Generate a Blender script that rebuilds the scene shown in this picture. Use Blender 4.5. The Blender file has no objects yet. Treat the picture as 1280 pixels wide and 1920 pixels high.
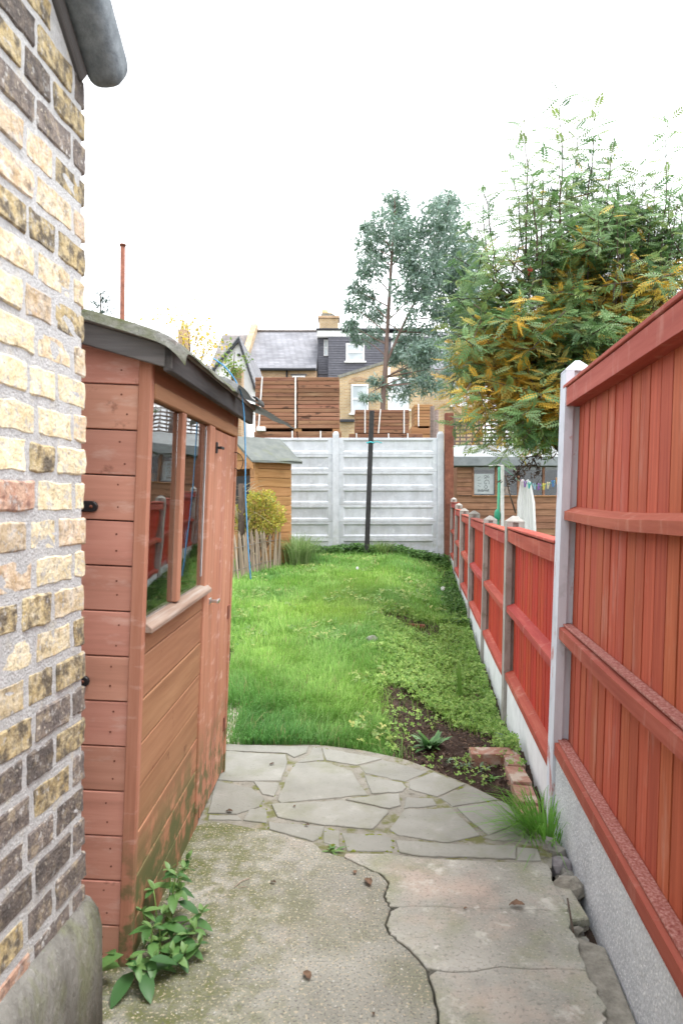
import bpy, bmesh, math, random
import numpy as np
from mathutils import Vector, Matrix, Euler, noise as mnoise

random.seed(7); rng = np.random.default_rng(7)
S = bpy.context.scene
COL = S.collection
R = math.radians
CAMZ, FPX, HY = 1.22, 1280.0, 940.0

# ---------------------------------------------------------------- camera
cam = bpy.data.cameras.new('camera'); camo = bpy.data.objects.new('camera', cam); COL.objects.link(camo)
camo.location = (0, 0, CAMZ); camo.rotation_euler = (R(90), 0, 0)
cam.sensor_fit = 'VERTICAL'; cam.sensor_width = 24; cam.sensor_height = 36; cam.lens = 24.0
cam.shift_y = -20/1920.0
cam.clip_start = 0.05; cam.clip_end = 2000
cam.dof.use_dof = True; cam.dof.focus_distance = 5.0; cam.dof.aperture_fstop = 6.3
S.camera = camo
# ---------------------------------------------------------------- world, sun, exposure
w = bpy.data.worlds.new('World'); S.world = w; w.use_nodes = True
nt = w.node_tree; nt.nodes.clear()
sky = nt.nodes.new('ShaderNodeTexSky'); sky.sky_type = 'NISHITA'; sky.sun_disc = False
sky.sun_elevation = R(69); sky.sun_rotation = R(106); sky.air_density = 1.0; sky.dust_density = 4.0; sky.ozone_density = 1.0
hs = nt.nodes.new('ShaderNodeHueSaturation'); hs.inputs['Saturation'].default_value = 0.12
mixc = nt.nodes.new('ShaderNodeMix'); mixc.data_type = 'RGBA'; mixc.inputs[0].default_value = 0.72
mixc.inputs[7].default_value = (9.3, 9.55, 9.9, 1)        # the even cloud layer
bg = nt.nodes.new('ShaderNodeBackground'); bg.inputs[1].default_value = 0.1
ow = nt.nodes.new('ShaderNodeOutputWorld')
nt.links.new(sky.outputs[0], hs.inputs['Color']); nt.links.new(hs.outputs[0], mixc.inputs[6])
nt.links.new(mixc.outputs[2], bg.inputs[0]); nt.links.new(bg.outputs[0], ow.inputs[0])
sl = bpy.data.lights.new('sun', 'SUN'); sl.energy = 0.9; sl.angle = R(25); sl.color = (1, .97, .92)
so = bpy.data.objects.new('sun', sl); COL.objects.link(so); so.location = (4, -2, 12)
so.rotation_euler = Vector((-.34, .10, -.93)).to_track_quat('-Z', 'Y').to_euler()
S.view_settings.view_transform = 'Standard'; S.view_settings.look = 'None'
S.view_settings.exposure = 1.72; S.view_settings.gamma = 1.0; S.view_settings.use_curve_mapping = False
S.render.engine = 'CYCLES'
S.cycles.max_bounces = 6; S.cycles.transparent_max_bounces = 8

# ---------------------------------------------------------------- helpers
def P(px, py, Y): return Vector(((px-640)/FPX*Y, Y, CAMZ-(py-HY)/FPX*Y))
def G(px, py, z=0.0):
    Y = FPX*(CAMZ-z)/(py-HY); return Vector(((px-640)/FPX*Y, Y, z))

def tag(o, label=None, cat=None, group=None, kind=None):
    if label: o['label'] = label
    if cat: o['category'] = cat
    if group: o['group'] = group
    if kind: o['kind'] = kind
    return o
def empty(name, loc=(0,0,0), rot=(0,0,0), label=None, cat=None, group=None, kind=None):
    o = bpy.data.objects.new(name, None); COL.objects.link(o); o.location = loc; o.rotation_euler = rot
    o.empty_display_size = .1
    return tag(o, label, cat, group, kind)
def link(name, me, mat=None, parent=None, loc=None, rot=None):
    o = bpy.data.objects.new(name, me); COL.objects.link(o)
    if mat is not None and not me.materials: me.materials.append(mat)
    if parent: o.parent = parent
    if loc is not None: o.location = loc
    if rot is not None: o.rotation_euler = rot
    return o
def mesh(name, vs, fs, smooth=False):
    me = bpy.data.meshes.new(name); me.from_pydata([tuple(v) for v in vs], [], fs); me.update()
    if smooth: me.polygons.foreach_set('use_smooth', [True]*len(me.polygons))
    return me
def bm_mesh(name, bm, smooth=False):
    bmesh.ops.recalc_face_normals(bm, faces=bm.faces[:])
    me = bpy.data.meshes.new(name); bm.to_mesh(me); bm.free()
    if smooth: me.polygons.foreach_set('use_smooth', [True]*len(me.polygons))
    return me
def box_bm(lo, hi, bev=0.0, seg=1, bm=None, M=None):
    own = bm is None
    b = bmesh.new()
    r = bmesh.ops.create_cube(b, size=1)
    sx, sy, sz = (hi[i]-lo[i] for i in range(3)); c = [(hi[i]+lo[i])/2 for i in range(3)]
    for v in b.verts: v.co = Vector((v.co.x*sx+c[0], v.co.y*sy+c[1], v.co.z*sz+c[2]))
    if bev > 0: bmesh.ops.bevel(b, geom=b.edges[:], offset=bev, segments=seg, affect='EDGES', profile=.6)
    if M is not None: b.transform(M)
    if own: return b
    tmp = bpy.data.meshes.new('t'); b.to_mesh(tmp); b.free(); bm.from_mesh(tmp); bpy.data.meshes.remove(tmp)
    return bm
def box(name, lo, hi, mat, parent=None, bev=0.003, jit=0.0, loc=None, rot=None, seg=1):
    bm = box_bm(lo, hi, bev, seg)
    if jit:
        for v in bm.verts: v.co += Vector((random.uniform(-jit, jit) for _ in range(3)))
    return link(name, bm_mesh(name, bm), mat, parent, loc, rot)
def prism_bm(poly, a0, a1, axis='z', bm=None):
    """extrude 2-D polygon. axis z: poly=(x,y); axis y: poly=(x,z); axis x: poly=(y,z)"""
    b = bm or bmesh.new()
    def mk(p, a):
        if axis == 'z': return (p[0], p[1], a)
        if axis == 'y': return (p[0], a, p[1])
        return (a, p[0], p[1])
    lo = [b.verts.new(mk(p, a0)) for p in poly]; hi = [b.verts.new(mk(p, a1)) for p in poly]
    n = len(poly)
    b.faces.new(lo[::-1]); b.faces.new(hi)
    for i in range(n): b.faces.new((lo[i], lo[(i+1) % n], hi[(i+1) % n], hi[i]))
    return b
def prism(name, poly, a0, a1, mat, parent=None, axis='z', bev=0.0, loc=None, rot=None):
    b = prism_bm(poly, a0, a1, axis)
    bmesh.ops.recalc_face_normals(b, faces=b.faces[:])
    if bev: bmesh.ops.bevel(b, geom=b.edges[:], offset=bev, segments=1, affect='EDGES')
    return link(name, bm_mesh(name, b), mat, parent, loc, rot)
def tube_bm(pts, rad, n=7, bm=None, cap=True):
    b = bm or bmesh.new(); pts = [Vector(p) for p in pts]; rings = []
    if not hasattr(rad, '__len__'): rad = [rad]*len(pts)
    up = Vector((0, 0, 1)); prev = None
    for i, p in enumerate(pts):
        t = (pts[min(i+1, len(pts)-1)]-pts[max(i-1, 0)]).normalized()
        if prev is None:
            a = t.orthogonal().normalized()
        else:
            a = (prev - t*prev.dot(t)).normalized()
        prev = a; c = t.cross(a)
        rings.append([b.verts.new(p+(a*math.cos(2*math.pi*k/n)+c*math.sin(2*math.pi*k/n))*rad[i]) for k in range(n)])
    for i in range(len(rings)-1):
        for k in range(n):
            b.faces.new((rings[i][k], rings[i][(k+1) % n], rings[i+1][(k+1) % n], rings[i+1][k]))
    if cap:
        b.faces.new(rings[0][::-1]); b.faces.new(rings[-1])
    return b
def tube(name, pts, rad, mat, parent=None, n=7):
    return link(name, bm_mesh(name, tube_bm(pts, rad, n), True), mat, parent)
def spline(pts, k=6):
    pts = [Vector(p) for p in pts]; out = []
    for i in range(len(pts)-1):
        p0, p1, p2, p3 = pts[max(i-1, 0)], pts[i], pts[i+1], pts[min(i+2, len(pts)-1)]
        for j in range(k):
            t = j/k
            out.append(.5*((2*p1)+(p2-p0)*t+(2*p0-5*p1+4*p2-p3)*t*t+(3*p1-p0-3*p2+p3)*t**3))
    out.append(pts[-1]); return out
def sstep(a, b, x):
    t = min(1, max(0, (x-a)/(b-a))); return t*t*(3-2*t)
def rock(name, mat, size, seed, loc, rot=(0,0,0), rough=.35, sub=2, parent=None, flat=1.0):
    b = bmesh.new(); bmesh.ops.create_icosphere(b, subdivisions=sub, radius=.5)
    off = Vector((seed*3.1, seed*1.7, seed*.9))
    for v in b.verts:
        n = mnoise.noise(v.co*2.2+off)*rough + mnoise.noise(v.co*6+off)*rough*.35
        v.co *= 1+n
        v.co = Vector((v.co.x*size[0], v.co.y*size[1], v.co.z*size[2]))
    return link(name, bm_mesh(name, b, False), mat, parent, loc, rot)

# ---------------------------------------------------------------- materials
def ramp(nt, stops):
    r = nt.nodes.new('ShaderNodeValToRGB'); e = r.color_ramp.elements
    while len(e) < len(stops): e.new(.5)
    for i, (p, c) in enumerate(stops):
        e[i].position = p; e[i].color = (c[0], c[1], c[2], 1) if hasattr(c, '__len__') else (c, c, c, 1)
    return r
def M(name, cols, scale=8, detail=6, stretch=(1, 1, 1), rough=.8, bump=.3, bscale=60, bdist=.003, rand=.12, hue=0.0,
      layers=(), spec=.3, coords='Object', bstretch=None):
    """layers: dicts col, scale, lo, hi, amt, stretch, z=(z0,z1) world-height limits, tex 'noise'|'voronoi'"""
    m = bpy.data.materials.new(name); m.use_nodes = True; nt = m.node_tree; N = nt.nodes; L = nt.links
    bs = N['Principled BSDF']; bs.inputs['Roughness'].default_value = rough; bs.inputs['Specular IOR Level'].default_value = spec
    tc = N.new('ShaderNodeTexCoord'); oi = N.new('ShaderNodeObjectInfo'); geo = N.new('ShaderNodeNewGeometry')
    def co(st, k=0):
        mp = N.new('ShaderNodeMapping'); mp.inputs['Scale'].default_value = st
        L.new(tc.outputs[coords] if coords != 'World' else geo.outputs['Position'], mp.inputs['Vector'])
        if coords == 'Object':
            ml = N.new('ShaderNodeMath'); ml.operation = 'MULTIPLY'; ml.inputs[1].default_value = 37.0+k
            L.new(oi.outputs['Random'], ml.inputs[0]); cx = N.new('ShaderNodeCombineXYZ')
            for i in range(3): L.new(ml.outputs[0], cx.inputs[i])
            L.new(cx.outputs[0], mp.inputs['Location'])
        return mp.outputs[0]
    def noi(sc, st, de, k=0, tex='noise'):
        if tex == 'voronoi':
            n = N.new('ShaderNodeTexVoronoi'); n.inputs['Scale'].default_value = sc; L.new(co(st, k), n.inputs['Vector']); return n.outputs['Distance']
        n = N.new('ShaderNodeTexNoise'); n.inputs['Scale'].default_value = sc; n.inputs['Detail'].default_value = de
        n.inputs['Roughness'].default_value = .62
        L.new(co(st, k), n.inputs['Vector']); return n.outputs['Fac']
    r = ramp(nt, cols); L.new(noi(scale, stretch, detail), r.inputs[0]); c = r.outputs[0]
    for i, ly in enumerate(layers):
        f = noi(ly.get('scale', 5), ly.get('stretch', (1, 1, 1)), ly.get('detail', 6), i+1, ly.get('tex', 'noise'))
        rr = ramp(nt, [(ly.get('lo', .55), 0.), (ly.get('hi', .62), 1.)] if not ly.get('inv') else [(ly.get('lo', .1), 1.), (ly.get('hi', .2), 0.)])
        L.new(f, rr.inputs[0]); fac = rr.outputs[0]
        for key, comp in (('z', 'Z'), ('x', 'X'), ('y', 'Y')):
            if key in ly:
                sp = N.new('ShaderNodeSeparateXYZ'); L.new(geo.outputs['Position'], sp.inputs[0])
                mr = N.new('ShaderNodeMapRange'); mr.inputs[1].default_value = ly[key][0]; mr.inputs[2].default_value = ly[key][1]
                mr.inputs[3].default_value = 0; mr.inputs[4].default_value = 1; L.new(sp.outputs[comp], mr.inputs[0])
                mu = N.new('ShaderNodeMath'); mu.operation = 'MULTIPLY'; L.new(fac, mu.inputs[0]); L.new(mr.outputs[0], mu.inputs[1]); fac = mu.outputs[0]
        mu = N.new('ShaderNodeMath'); mu.operation = 'MULTIPLY'; mu.inputs[1].default_value = ly.get('amt', 1); L.new(fac, mu.inputs[0])
        mx = N.new('ShaderNodeMix'); mx.data_type = 'RGBA'; L.new(mu.outputs[0], mx.inputs[0]); L.new(c, mx.inputs[6])
        mx.inputs[7].default_value = (*ly['col'], 1); c = mx.outputs[2]
    if rand or hue:
        h = N.new('ShaderNodeHueSaturation')
        mr = N.new('ShaderNodeMapRange'); mr.inputs[3].default_value = 1-rand; mr.inputs[4].default_value = 1+rand
        L.new(oi.outputs['Random'], mr.inputs[0]); L.new(mr.outputs[0], h.inputs['Value']); L.new(c, h.inputs['Color'])
        if hue:
            m2 = N.new('ShaderNodeMapRange'); m2.inputs[3].default_value = .5-hue; m2.inputs[4].default_value = .5+hue
            ml = N.new('ShaderNodeMath'); ml.operation = 'FRACT'; m3 = N.new('ShaderNodeMath'); m3.operation = 'MULTIPLY'; m3.inputs[1].default_value = 7.3
            L.new(oi.outputs['Random'], m3.inputs[0]); L.new(m3.outputs[0], ml.inputs[0]); L.new(ml.outputs[0], m2.inputs[0]); L.new(m2.outputs[0], h.inputs['Hue'])
        c = h.outputs[0]
    L.new(c, bs.inputs['Base Color'])
    if bump:
        bp = N.new('ShaderNodeBump'); bp.inputs['Strength'].default_value = bump; bp.inputs['Distance'].default_value = bdist
        L.new(noi(bscale, bstretch or stretch, 5, 9), bp.inputs['Height']); L.new(bp.outputs[0], bs.inputs['Normal'])
    return m
def plain(name, col, rough=.6, metal=0, spec=.4):
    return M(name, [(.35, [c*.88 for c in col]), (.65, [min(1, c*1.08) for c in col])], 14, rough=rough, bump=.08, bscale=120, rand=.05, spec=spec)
def leafmat(name, rough=.5, trans=.35):
    m = bpy.data.materials.new(name); m.use_nodes = True; nt = m.node_tree; N = nt.nodes; L = nt.links
    bs = N['Principled BSDF']; bs.inputs['Roughness'].default_value = rough; bs.inputs['Specular IOR Level'].default_value = .3
    at = N.new('ShaderNodeAttribute'); at.attribute_name = 'col'
    L.new(at.outputs['Color'], bs.inputs['Base Color'])
    tr = N.new('ShaderNodeBsdfTranslucent'); L.new(at.outputs['Color'], tr.inputs['Color'])
    mx = N.new('ShaderNodeMixShader'); mx.inputs[0].default_value = trans
    L.new(bs.outputs[0], mx.inputs[1]); L.new(tr.outputs[0], mx.inputs[2]); L.new(mx.outputs[0], N['Material Output'].inputs[0])
    return m
def glass(name, tint=(.9, .95, .95), rough=0.01):
    m = bpy.data.materials.new(name); m.use_nodes = True; bs = m.node_tree.nodes['Principled BSDF']
    bs.inputs['Base Color'].default_value = (*tint, 1); bs.inputs['Transmission Weight'].default_value = 1
    bs.inputs['Roughness'].default_value = rough; bs.inputs['IOR'].default_value = 1.5
    n = m.node_tree.nodes.new('ShaderNodeTexNoise'); n.inputs['Scale'].default_value = 3.0
    tc = m.node_tree.nodes.new('ShaderNodeTexCoord'); m.node_tree.links.new(tc.outputs['Object'], n.inputs['Vector'])
    bp = m.node_tree.nodes.new('ShaderNodeBump'); bp.inputs['Strength'].default_value = .06; bp.inputs['Distance'].default_value = .01
    m.node_tree.links.new(n.outputs[0], bp.inputs['Height']); m.node_tree.links.new(bp.outputs[0], bs.inputs['Normal'])
    return m
def brickwall_mat(name, c1, c2, mortar, bw=.225, bh=.075, axis='xz'):
    m = bpy.data.materials.new(name); m.use_nodes = True; nt = m.node_tree; N = nt.nodes; L = nt.links
    bs = N['Principled BSDF']; bs.inputs['Roughness'].default_value = .9
    geo = N.new('ShaderNodeNewGeometry'); sp = N.new('ShaderNodeSeparateXYZ'); L.new(geo.outputs['Position'], sp.inputs[0])
    cx = N.new('ShaderNodeCombineXYZ')
    ad = N.new('ShaderNodeMath'); ad.operation = 'ADD'; L.new(sp.outputs['X'], ad.inputs[0]); L.new(sp.outputs['Y'], ad.inputs[1])
    L.new(ad.outputs[0], cx.inputs[0]); L.new(sp.outputs['Z'], cx.inputs[1])
    bt = N.new('ShaderNodeTexBrick'); L.new(cx.outputs[0], bt.inputs['Vector']); bt.inputs['Scale'].default_value = 1
    bt.inputs['Brick Width'].default_value = bw; bt.inputs['Row Height'].default_value = bh; bt.inputs['Mortar Size'].default_value = bh*.12
    bt.inputs['Color1'].default_value = (*c1, 1); bt.inputs['Color2'].default_value = (*c2, 1); bt.inputs['Mortar'].default_value = (*mortar, 1)
    no = N.new('ShaderNodeTexNoise'); no.inputs['Scale'].default_value = .9; no.inputs['Detail'].default_value = 6; L.new(geo.outputs['Position'], no.inputs['Vector'])
    rr = ramp(nt, [(.35, .75), (.65, 1.1)]); L.new(no.outputs[0], rr.inputs[0])
    mx = N.new('ShaderNodeMix'); mx.data_type = 'RGBA'; mx.blend_type = 'MULTIPLY'; mx.inputs[0].default_value = 1
    L.new(bt.outputs['Color'], mx.inputs[6]); L.new(rr.outputs[0], mx.inputs[7]); L.new(mx.outputs[2], bs.inputs['Base Color'])
    bp = N.new('ShaderNodeBump'); bp.inputs['Strength'].default_value = .5; bp.inputs['Distance'].default_value = .01
    L.new(bt.outputs['Fac'], bp.inputs['Height']); bp.invert = True; L.new(bp.outputs[0], bs.inputs['Normal'])
    return m

K = {}
SOOT = (.085, .075, .07); MORT = (.52, .515, .505)
K['brick_yellow'] = M('brick_yellow', [(.3, (0.4875, 0.3606, 0.1954)), (.5, (0.6733, 0.5595, 0.3908)), (.7, (0.7661, 0.7087, 0.6188))], 36, 7, rough=.92, bump=.7, bscale=120, bdist=.006, rand=.16, hue=.012,
    layers=[dict(col=(0.1044, 0.09325, 0.0977), scale=52, lo=.50, hi=.70, amt=.7), dict(col=MORT, scale=64, lo=.57, hi=.64, amt=.85), dict(col=(0.6384, 0.3481, 0.228), scale=28, lo=.6, hi=.72, amt=.5)])
K['brick_cream'] = M('brick_cream', [(.3, (0.6339, 0.512, 0.2926)), (.5, (0.8045, 0.707, 0.4876)), (.7, (0.9, 0.8411, 0.6704))], 36, 7, rough=.92, bump=.7, bscale=120, bdist=.006, rand=.1,
    layers=[dict(col=(0.1463, 0.1219, 0.1097), scale=80, lo=.6, hi=.68, amt=.7), dict(col=MORT, scale=56, lo=.54, hi=.62, amt=.8)])
K['brick_sooty'] = M('brick_sooty', [(.3, (0.44, 0.33, 0.154)), (.55, (0.572, 0.473, 0.286)), (.7, (0.616, 0.55, 0.418))], 48, 7, rough=.92, bump=.8, bscale=120, bdist=.007, rand=.12,
    layers=[dict(col=SOOT, scale=36, lo=.42, hi=.60, amt=.85), dict(col=MORT, scale=64, lo=.6, hi=.66, amt=.7)])
K['brick_dark'] = M('brick_dark', [(.3, (0.0975, 0.0858, 0.0832)), (.5, (0.1625, 0.1404, 0.13)), (.72, (0.299, 0.247, 0.2015))], 34, 8, rough=.92, bump=.9, bscale=130, bdist=.006, rand=.28,
    layers=[dict(col=(0.442, 0.364, 0.247), scale=30, lo=.54, hi=.66, amt=.55), dict(col=(0.676, 0.611, 0.507), scale=70, lo=.60, hi=.68, amt=.7), dict(col=MORT, scale=48, lo=.58, hi=.66, amt=.75), dict(col=(0.0585, 0.052, 0.052), scale=22, lo=.56, hi=.66, amt=.6)])
K['brick_pink'] = M('brick_pink', [(.3, (.45, .24, .17)), (.6, (.58, .40, .30))], 36, 7, rough=.92, bump=.7, bscale=120, bdist=.006, rand=.1,
    layers=[dict(col=(.12, .08, .08), scale=36, lo=.5, hi=.6, amt=.6), dict(col=MORT, scale=56, lo=.56, hi=.64, amt=.6)])
K['mortar'] = M('mortar', [(.3, (.44, .445, .45)), (.7, (.60, .605, .61))], 70, 8, rough=.95, bump=.9, bscale=160, bdist=.006, rand=0,
    layers=[dict(col=(.62, .56, .42), scale=26, lo=.58, hi=.70, amt=.5), dict(col=(.30, .29, .27), scale=18, lo=.58, hi=.72, amt=.5)])
K['render'] = M('render', [(.3, (.15, .145, .13)), (.5, (.22, .215, .195)), (.7, (.30, .295, .27))], 14, 9, stretch=(1, 1, .4), rough=.95, bump=1, bscale=90, bdist=.009, rand=0,
    layers=[dict(col=(.18, .20, .09), scale=12, lo=.5, hi=.64, amt=.6, stretch=(1, 1, .3)), dict(col=(.085, .08, .07), scale=16, lo=.55, hi=.66, amt=.6, stretch=(1, 1, .25)), dict(col=(.36, .35, .33), scale=60, lo=.6, hi=.68, amt=.6)])
K['felt'] = M('felt', [(.35, (.21, .22, .22)), (.65, (.34, .345, .34))], 60, 6, rough=.95, bump=.9, bscale=260, bdist=.003, rand=0)
K['felt_lead'] = M('felt_lead', [(.35, (0.1365, 0.1581, 0.18)), (.65, (0.231, 0.2601, 0.285))], 40, 6, rough=.85, bump=.8, bscale=220, bdist=.003, rand=0)
K['felt_moss'] = M('felt_moss', [(.35, (.22, .22, .205)), (.65, (.38, .38, .35))], 50, 6, rough=.95, bump=1, bscale=160, bdist=.005, rand=0,
    layers=[dict(col=(.13, .15, .035), scale=6, lo=.42, hi=.6, amt=.85), dict(col=(.34, .33, .29), scale=14, lo=.55, hi=.66, amt=.6)])
WOODN = (60, 60, 3)
def wood(name, a, b, c, long='y', rough=.75, rand=.1, layers=(), gs=1.0, hue=.006):
    st = {'x': (.06, 1, 1), 'y': (1, .06, 1), 'z': (1, 1, .06)}[long]
    return M(name, [(.3, a), (.5, b), (.7, c)], 28*gs, 6, stretch=st, rough=rough, bump=.35, bscale=90*gs, bdist=.002, rand=rand, hue=hue, layers=layers, bstretch=st)
knot = dict(col=(.16, .06, .035), scale=13, lo=.64, hi=.72, amt=.75)
fade = dict(col=(.70, .48, .40), scale=24, lo=.56, hi=.70, amt=.55, stretch=(.3, .3, 1))
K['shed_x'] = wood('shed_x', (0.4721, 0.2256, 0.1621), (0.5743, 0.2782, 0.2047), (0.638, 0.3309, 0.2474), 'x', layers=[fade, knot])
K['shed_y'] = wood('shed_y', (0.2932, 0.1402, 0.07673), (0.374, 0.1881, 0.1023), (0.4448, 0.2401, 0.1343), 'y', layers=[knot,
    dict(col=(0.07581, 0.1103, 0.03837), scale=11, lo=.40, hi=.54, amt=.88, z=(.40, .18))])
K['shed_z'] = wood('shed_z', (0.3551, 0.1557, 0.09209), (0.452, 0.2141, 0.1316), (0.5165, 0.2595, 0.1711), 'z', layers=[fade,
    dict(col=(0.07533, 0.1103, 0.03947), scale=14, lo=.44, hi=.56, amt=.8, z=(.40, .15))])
K['shed_sill'] = wood('shed_sill', (.24, .15, .11), (.33, .235, .185), (.42, .345, .29), 'y', layers=[dict(col=(.46, .42, .38), scale=40, lo=.48, hi=.64, amt=.6, stretch=(1, .05, 1))])
K['fascia'] = wood('fascia', (.05, .048, .05), (.085, .08, .08), (.15, .145, .145), 'y', rough=.9)
K['fascia_x'] = wood('fascia_x', (.07, .068, .07), (.12, .115, .115), (.19, .185, .185), 'x', rough=.9)
K['deck'] = M('deck', [(.3, (.24, .22, .21)), (.7, (.38, .36, .34))], 20, 6, rough=.9)
scr = dict(col=(.52, .27, .21), scale=14, lo=.56, hi=.72, amt=.5, stretch=(1, 1, .3))
K['red_tall'] = wood('red_tall', (0.3185, 0.06097, 0.03007), (0.4113, 0.08805, 0.04364), (0.4909, 0.1185, 0.0611), 'z', rand=.09, gs=2.2, layers=[scr, dict(col=(0.4776, 0.2484, 0.1164), scale=6, lo=.72, hi=.76, amt=.5)])
K['red_tall_y'] = wood('red_tall_y', (0.2747, 0.05815, 0.03611), (0.3434, 0.081, 0.05015), (0.4121, 0.1142, 0.07523), 'y', rand=.06, layers=[scr])
K['red_gravel'] = M('red_gravel', [(.3, (0.22, 0.051, 0.0425)), (.5, (0.36, 0.1445, 0.119)), (.7, (0.5, 0.2805, 0.2465))], 130, 3, rough=.95, bump=.8, bscale=200, rand=.05)
K['red_low'] = wood('red_low', (0.297, 0.02605, 0.01056), (0.396, 0.03744, 0.01452), (0.473, 0.05372, 0.02112), 'z', rand=.08, gs=2.2, layers=[dict(col=(0.242, 0.02442, 0.0132), scale=5, lo=.55, hi=.7, amt=.5)])
K['red_low_y'] = wood('red_low_y', (0.2646, 0.0369, 0.02625), (0.3332, 0.05248, 0.036), (0.4116, 0.0984, 0.0675), 'y', rand=.06, layers=[scr])
K['post_white'] = M('post_white', [(.3, (0.5, 0.52, 0.583)), (.6, (0.62, 0.6552, 0.726))], 10, 7, stretch=(1, 1, .3), rough=.85, bump=.4, bscale=70, rand=0,
    layers=[dict(col=(0.4, 0.1456, 0.121), scale=11, lo=.585, hi=.63, amt=.8, stretch=(1, 1, .4)), dict(col=(0.33, 0.3744, 0.396), scale=9, lo=.55, hi=.68, amt=.5)])
K['post_grey'] = M('post_grey', [(.3, (0.2478, 0.2301, 0.2065)), (.6, (0.3894, 0.3658, 0.3422))], 14, 7, stretch=(1, 1, .4), rough=.92, bump=.6, bscale=80, rand=.08,
    layers=[dict(col=(0.1534, 0.1475, 0.1062), scale=12, lo=.56, hi=.68, amt=.6), dict(col=(0.354, 0.0944, 0.0649), scale=15, lo=.68, hi=.72, amt=.7)])
K['gravel_white'] = M('gravel_white', [(.3, (.60, .61, .62)), (.6, (.72, .73, .74))], 8, 7, rough=.85, bump=.5, bscale=60, rand=.04)
K['gravel_pebble'] = M('gravel_pebble', [(.3, (0.4355, 0.4596, 0.4959)), (.6, (0.6048, 0.629, 0.6653))], 6, 7, rough=.8, bump=1.0, bscale=90, bdist=.008, rand=0, 
    layers=[dict(col=(0.8709, 0.883, 0.8951), scale=120, lo=.55, hi=.62, amt=.75, detail=2), dict(col=(0.1935, 0.1935, 0.1814), scale=7, lo=.56, hi=.75, amt=.4)])
K['conc_panel'] = M('conc_panel', [(.3, (0.4601, 0.486, 0.5225)), (.6, (0.6099, 0.6372, 0.682))], 5, 9, rough=.9, bump=.5, bscale=60, rand=.08,
    layers=[dict(col=(0.3638, 0.378, 0.374), scale=9, lo=.50, hi=.70, amt=.35, stretch=(1, 1, .18)), dict(col=(0.3103, 0.3456, 0.242), scale=6, lo=.48, hi=.66, amt=.55, z=(.9, .3)), dict(col=(0.2782, 0.2862, 0.275), scale=40, lo=.6, hi=.7, amt=.3), dict(col=(0.7276, 0.7452, 0.77), scale=12, lo=.58, hi=.68, amt=.5)])
K['slab'] = M('slab', [(.3, (0.22, 0.2156, 0.1848)), (.5, (0.3135, 0.308, 0.2673)), (.7, (0.4015, 0.3905, 0.3465))], 2.6, 10, rough=.94, bump=1, bscale=110, bdist=.008, rand=0, coords='World',
    layers=[dict(col=(0.396, 0.33, 0.275), scale=1.9, lo=.54, hi=.68, amt=.5), dict(col=(0.165, 0.1705, 0.0935), scale=3.3, lo=.47, hi=.64, amt=.6),
            dict(col=(0.0935, 0.1045, 0.022), scale=6, lo=.40, hi=.56, amt=.85, x=(-.20, -.42)), dict(col=(0.121, 0.132, 0.0385), scale=19, lo=.46, hi=.58, amt=.65, x=(-.02, -.34)), dict(col=(0.495, 0.484, 0.44), scale=6, lo=.58, hi=.7, amt=.5),
            dict(col=(0.121, 0.1188, 0.11), scale=140, lo=.56, hi=.63, amt=.8, detail=2), dict(col=(0.517, 0.44, 0.319), scale=115, lo=.585, hi=.64, amt=.75, detail=2), dict(col=(0.616, 0.605, 0.572), scale=85, lo=.645, hi=.70, amt=.65, detail=2)])
K['slab_right'] = M('slab_right', [(.3, (0.2255, 0.22, 0.1925)), (.5, (0.3245, 0.319, 0.2805)), (.7, (0.4125, 0.4015, 0.363))], 3.1, 10, rough=.92, bump=.9, bscale=80, bdist=.006, rand=.03, coords='World',
    layers=[dict(col=(0.462, 0.363, 0.3025), scale=2.6, lo=.5, hi=.64, amt=.7), dict(col=(0.209, 0.2255, 0.132), scale=3.6, lo=.47, hi=.62, amt=.7), dict(col=(0.154, 0.1485, 0.132), scale=95, lo=.55, hi=.66, amt=.6, detail=3),
            dict(col=(0.55, 0.5335, 0.484), scale=9, lo=.58, hi=.68, amt=.75), dict(col=(0.495, 0.44, 0.363), scale=150, lo=.6, hi=.67, amt=.6, detail=2), dict(col=(0.165, 0.1595, 0.143), scale=5, lo=.56, hi=.72, amt=.5), dict(col=(0.572, 0.55, 0.506), scale=26, lo=.64, hi=.7, amt=.6)])
K['flag'] = M('flag', [(.3, (0.1956, 0.1956, 0.1716)), (.5, (0.2402, 0.2402, 0.2128)), (.7, (0.2814, 0.2814, 0.254))], 4, 9, rough=.92, bump=.5, bscale=80, bdist=.004, rand=.09, coords='World',
    layers=[dict(col=(0.1647, 0.1716, 0.103), scale=5, lo=.5, hi=.7, amt=.5), dict(col=(0.3295, 0.3226, 0.2952), scale=8, lo=.6, hi=.7, amt=.4), dict(col=(0.1098, 0.1098, 0.103), scale=80, lo=.64, hi=.7, amt=.4, detail=2)])
K['joint'] = M('joint', [(.3, (0.1727, 0.1631, 0.1343)), (.6, (0.2558, 0.243, 0.2079))], 12, 8, rough=.95, bump=1, bscale=60, bdist=.008, rand=0, coords='World',
    layers=[dict(col=(0.1151, 0.1215, 0.03198), scale=9, lo=.50, hi=.60, amt=.85), dict(col=(0.2303, 0.1727, 0.08954), scale=6, lo=.6, hi=.7, amt=.5), dict(col=(0.06396, 0.05756, 0.04477), scale=15, lo=.6, hi=.7, amt=.6)])
K['soil'] = M('soil', [(.3, (.030, .018, .013)), (.55, (.060, .038, .028)), (.75, (.11, .075, .055))], 22, 9, rough=1, bump=1, bscale=60, bdist=.02, rand=0, coords='World',
    layers=[dict(col=(.06, .09, .02), scale=2.3, lo=.5, hi=.62, amt=.55, y=(3.8, 5))])
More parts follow.
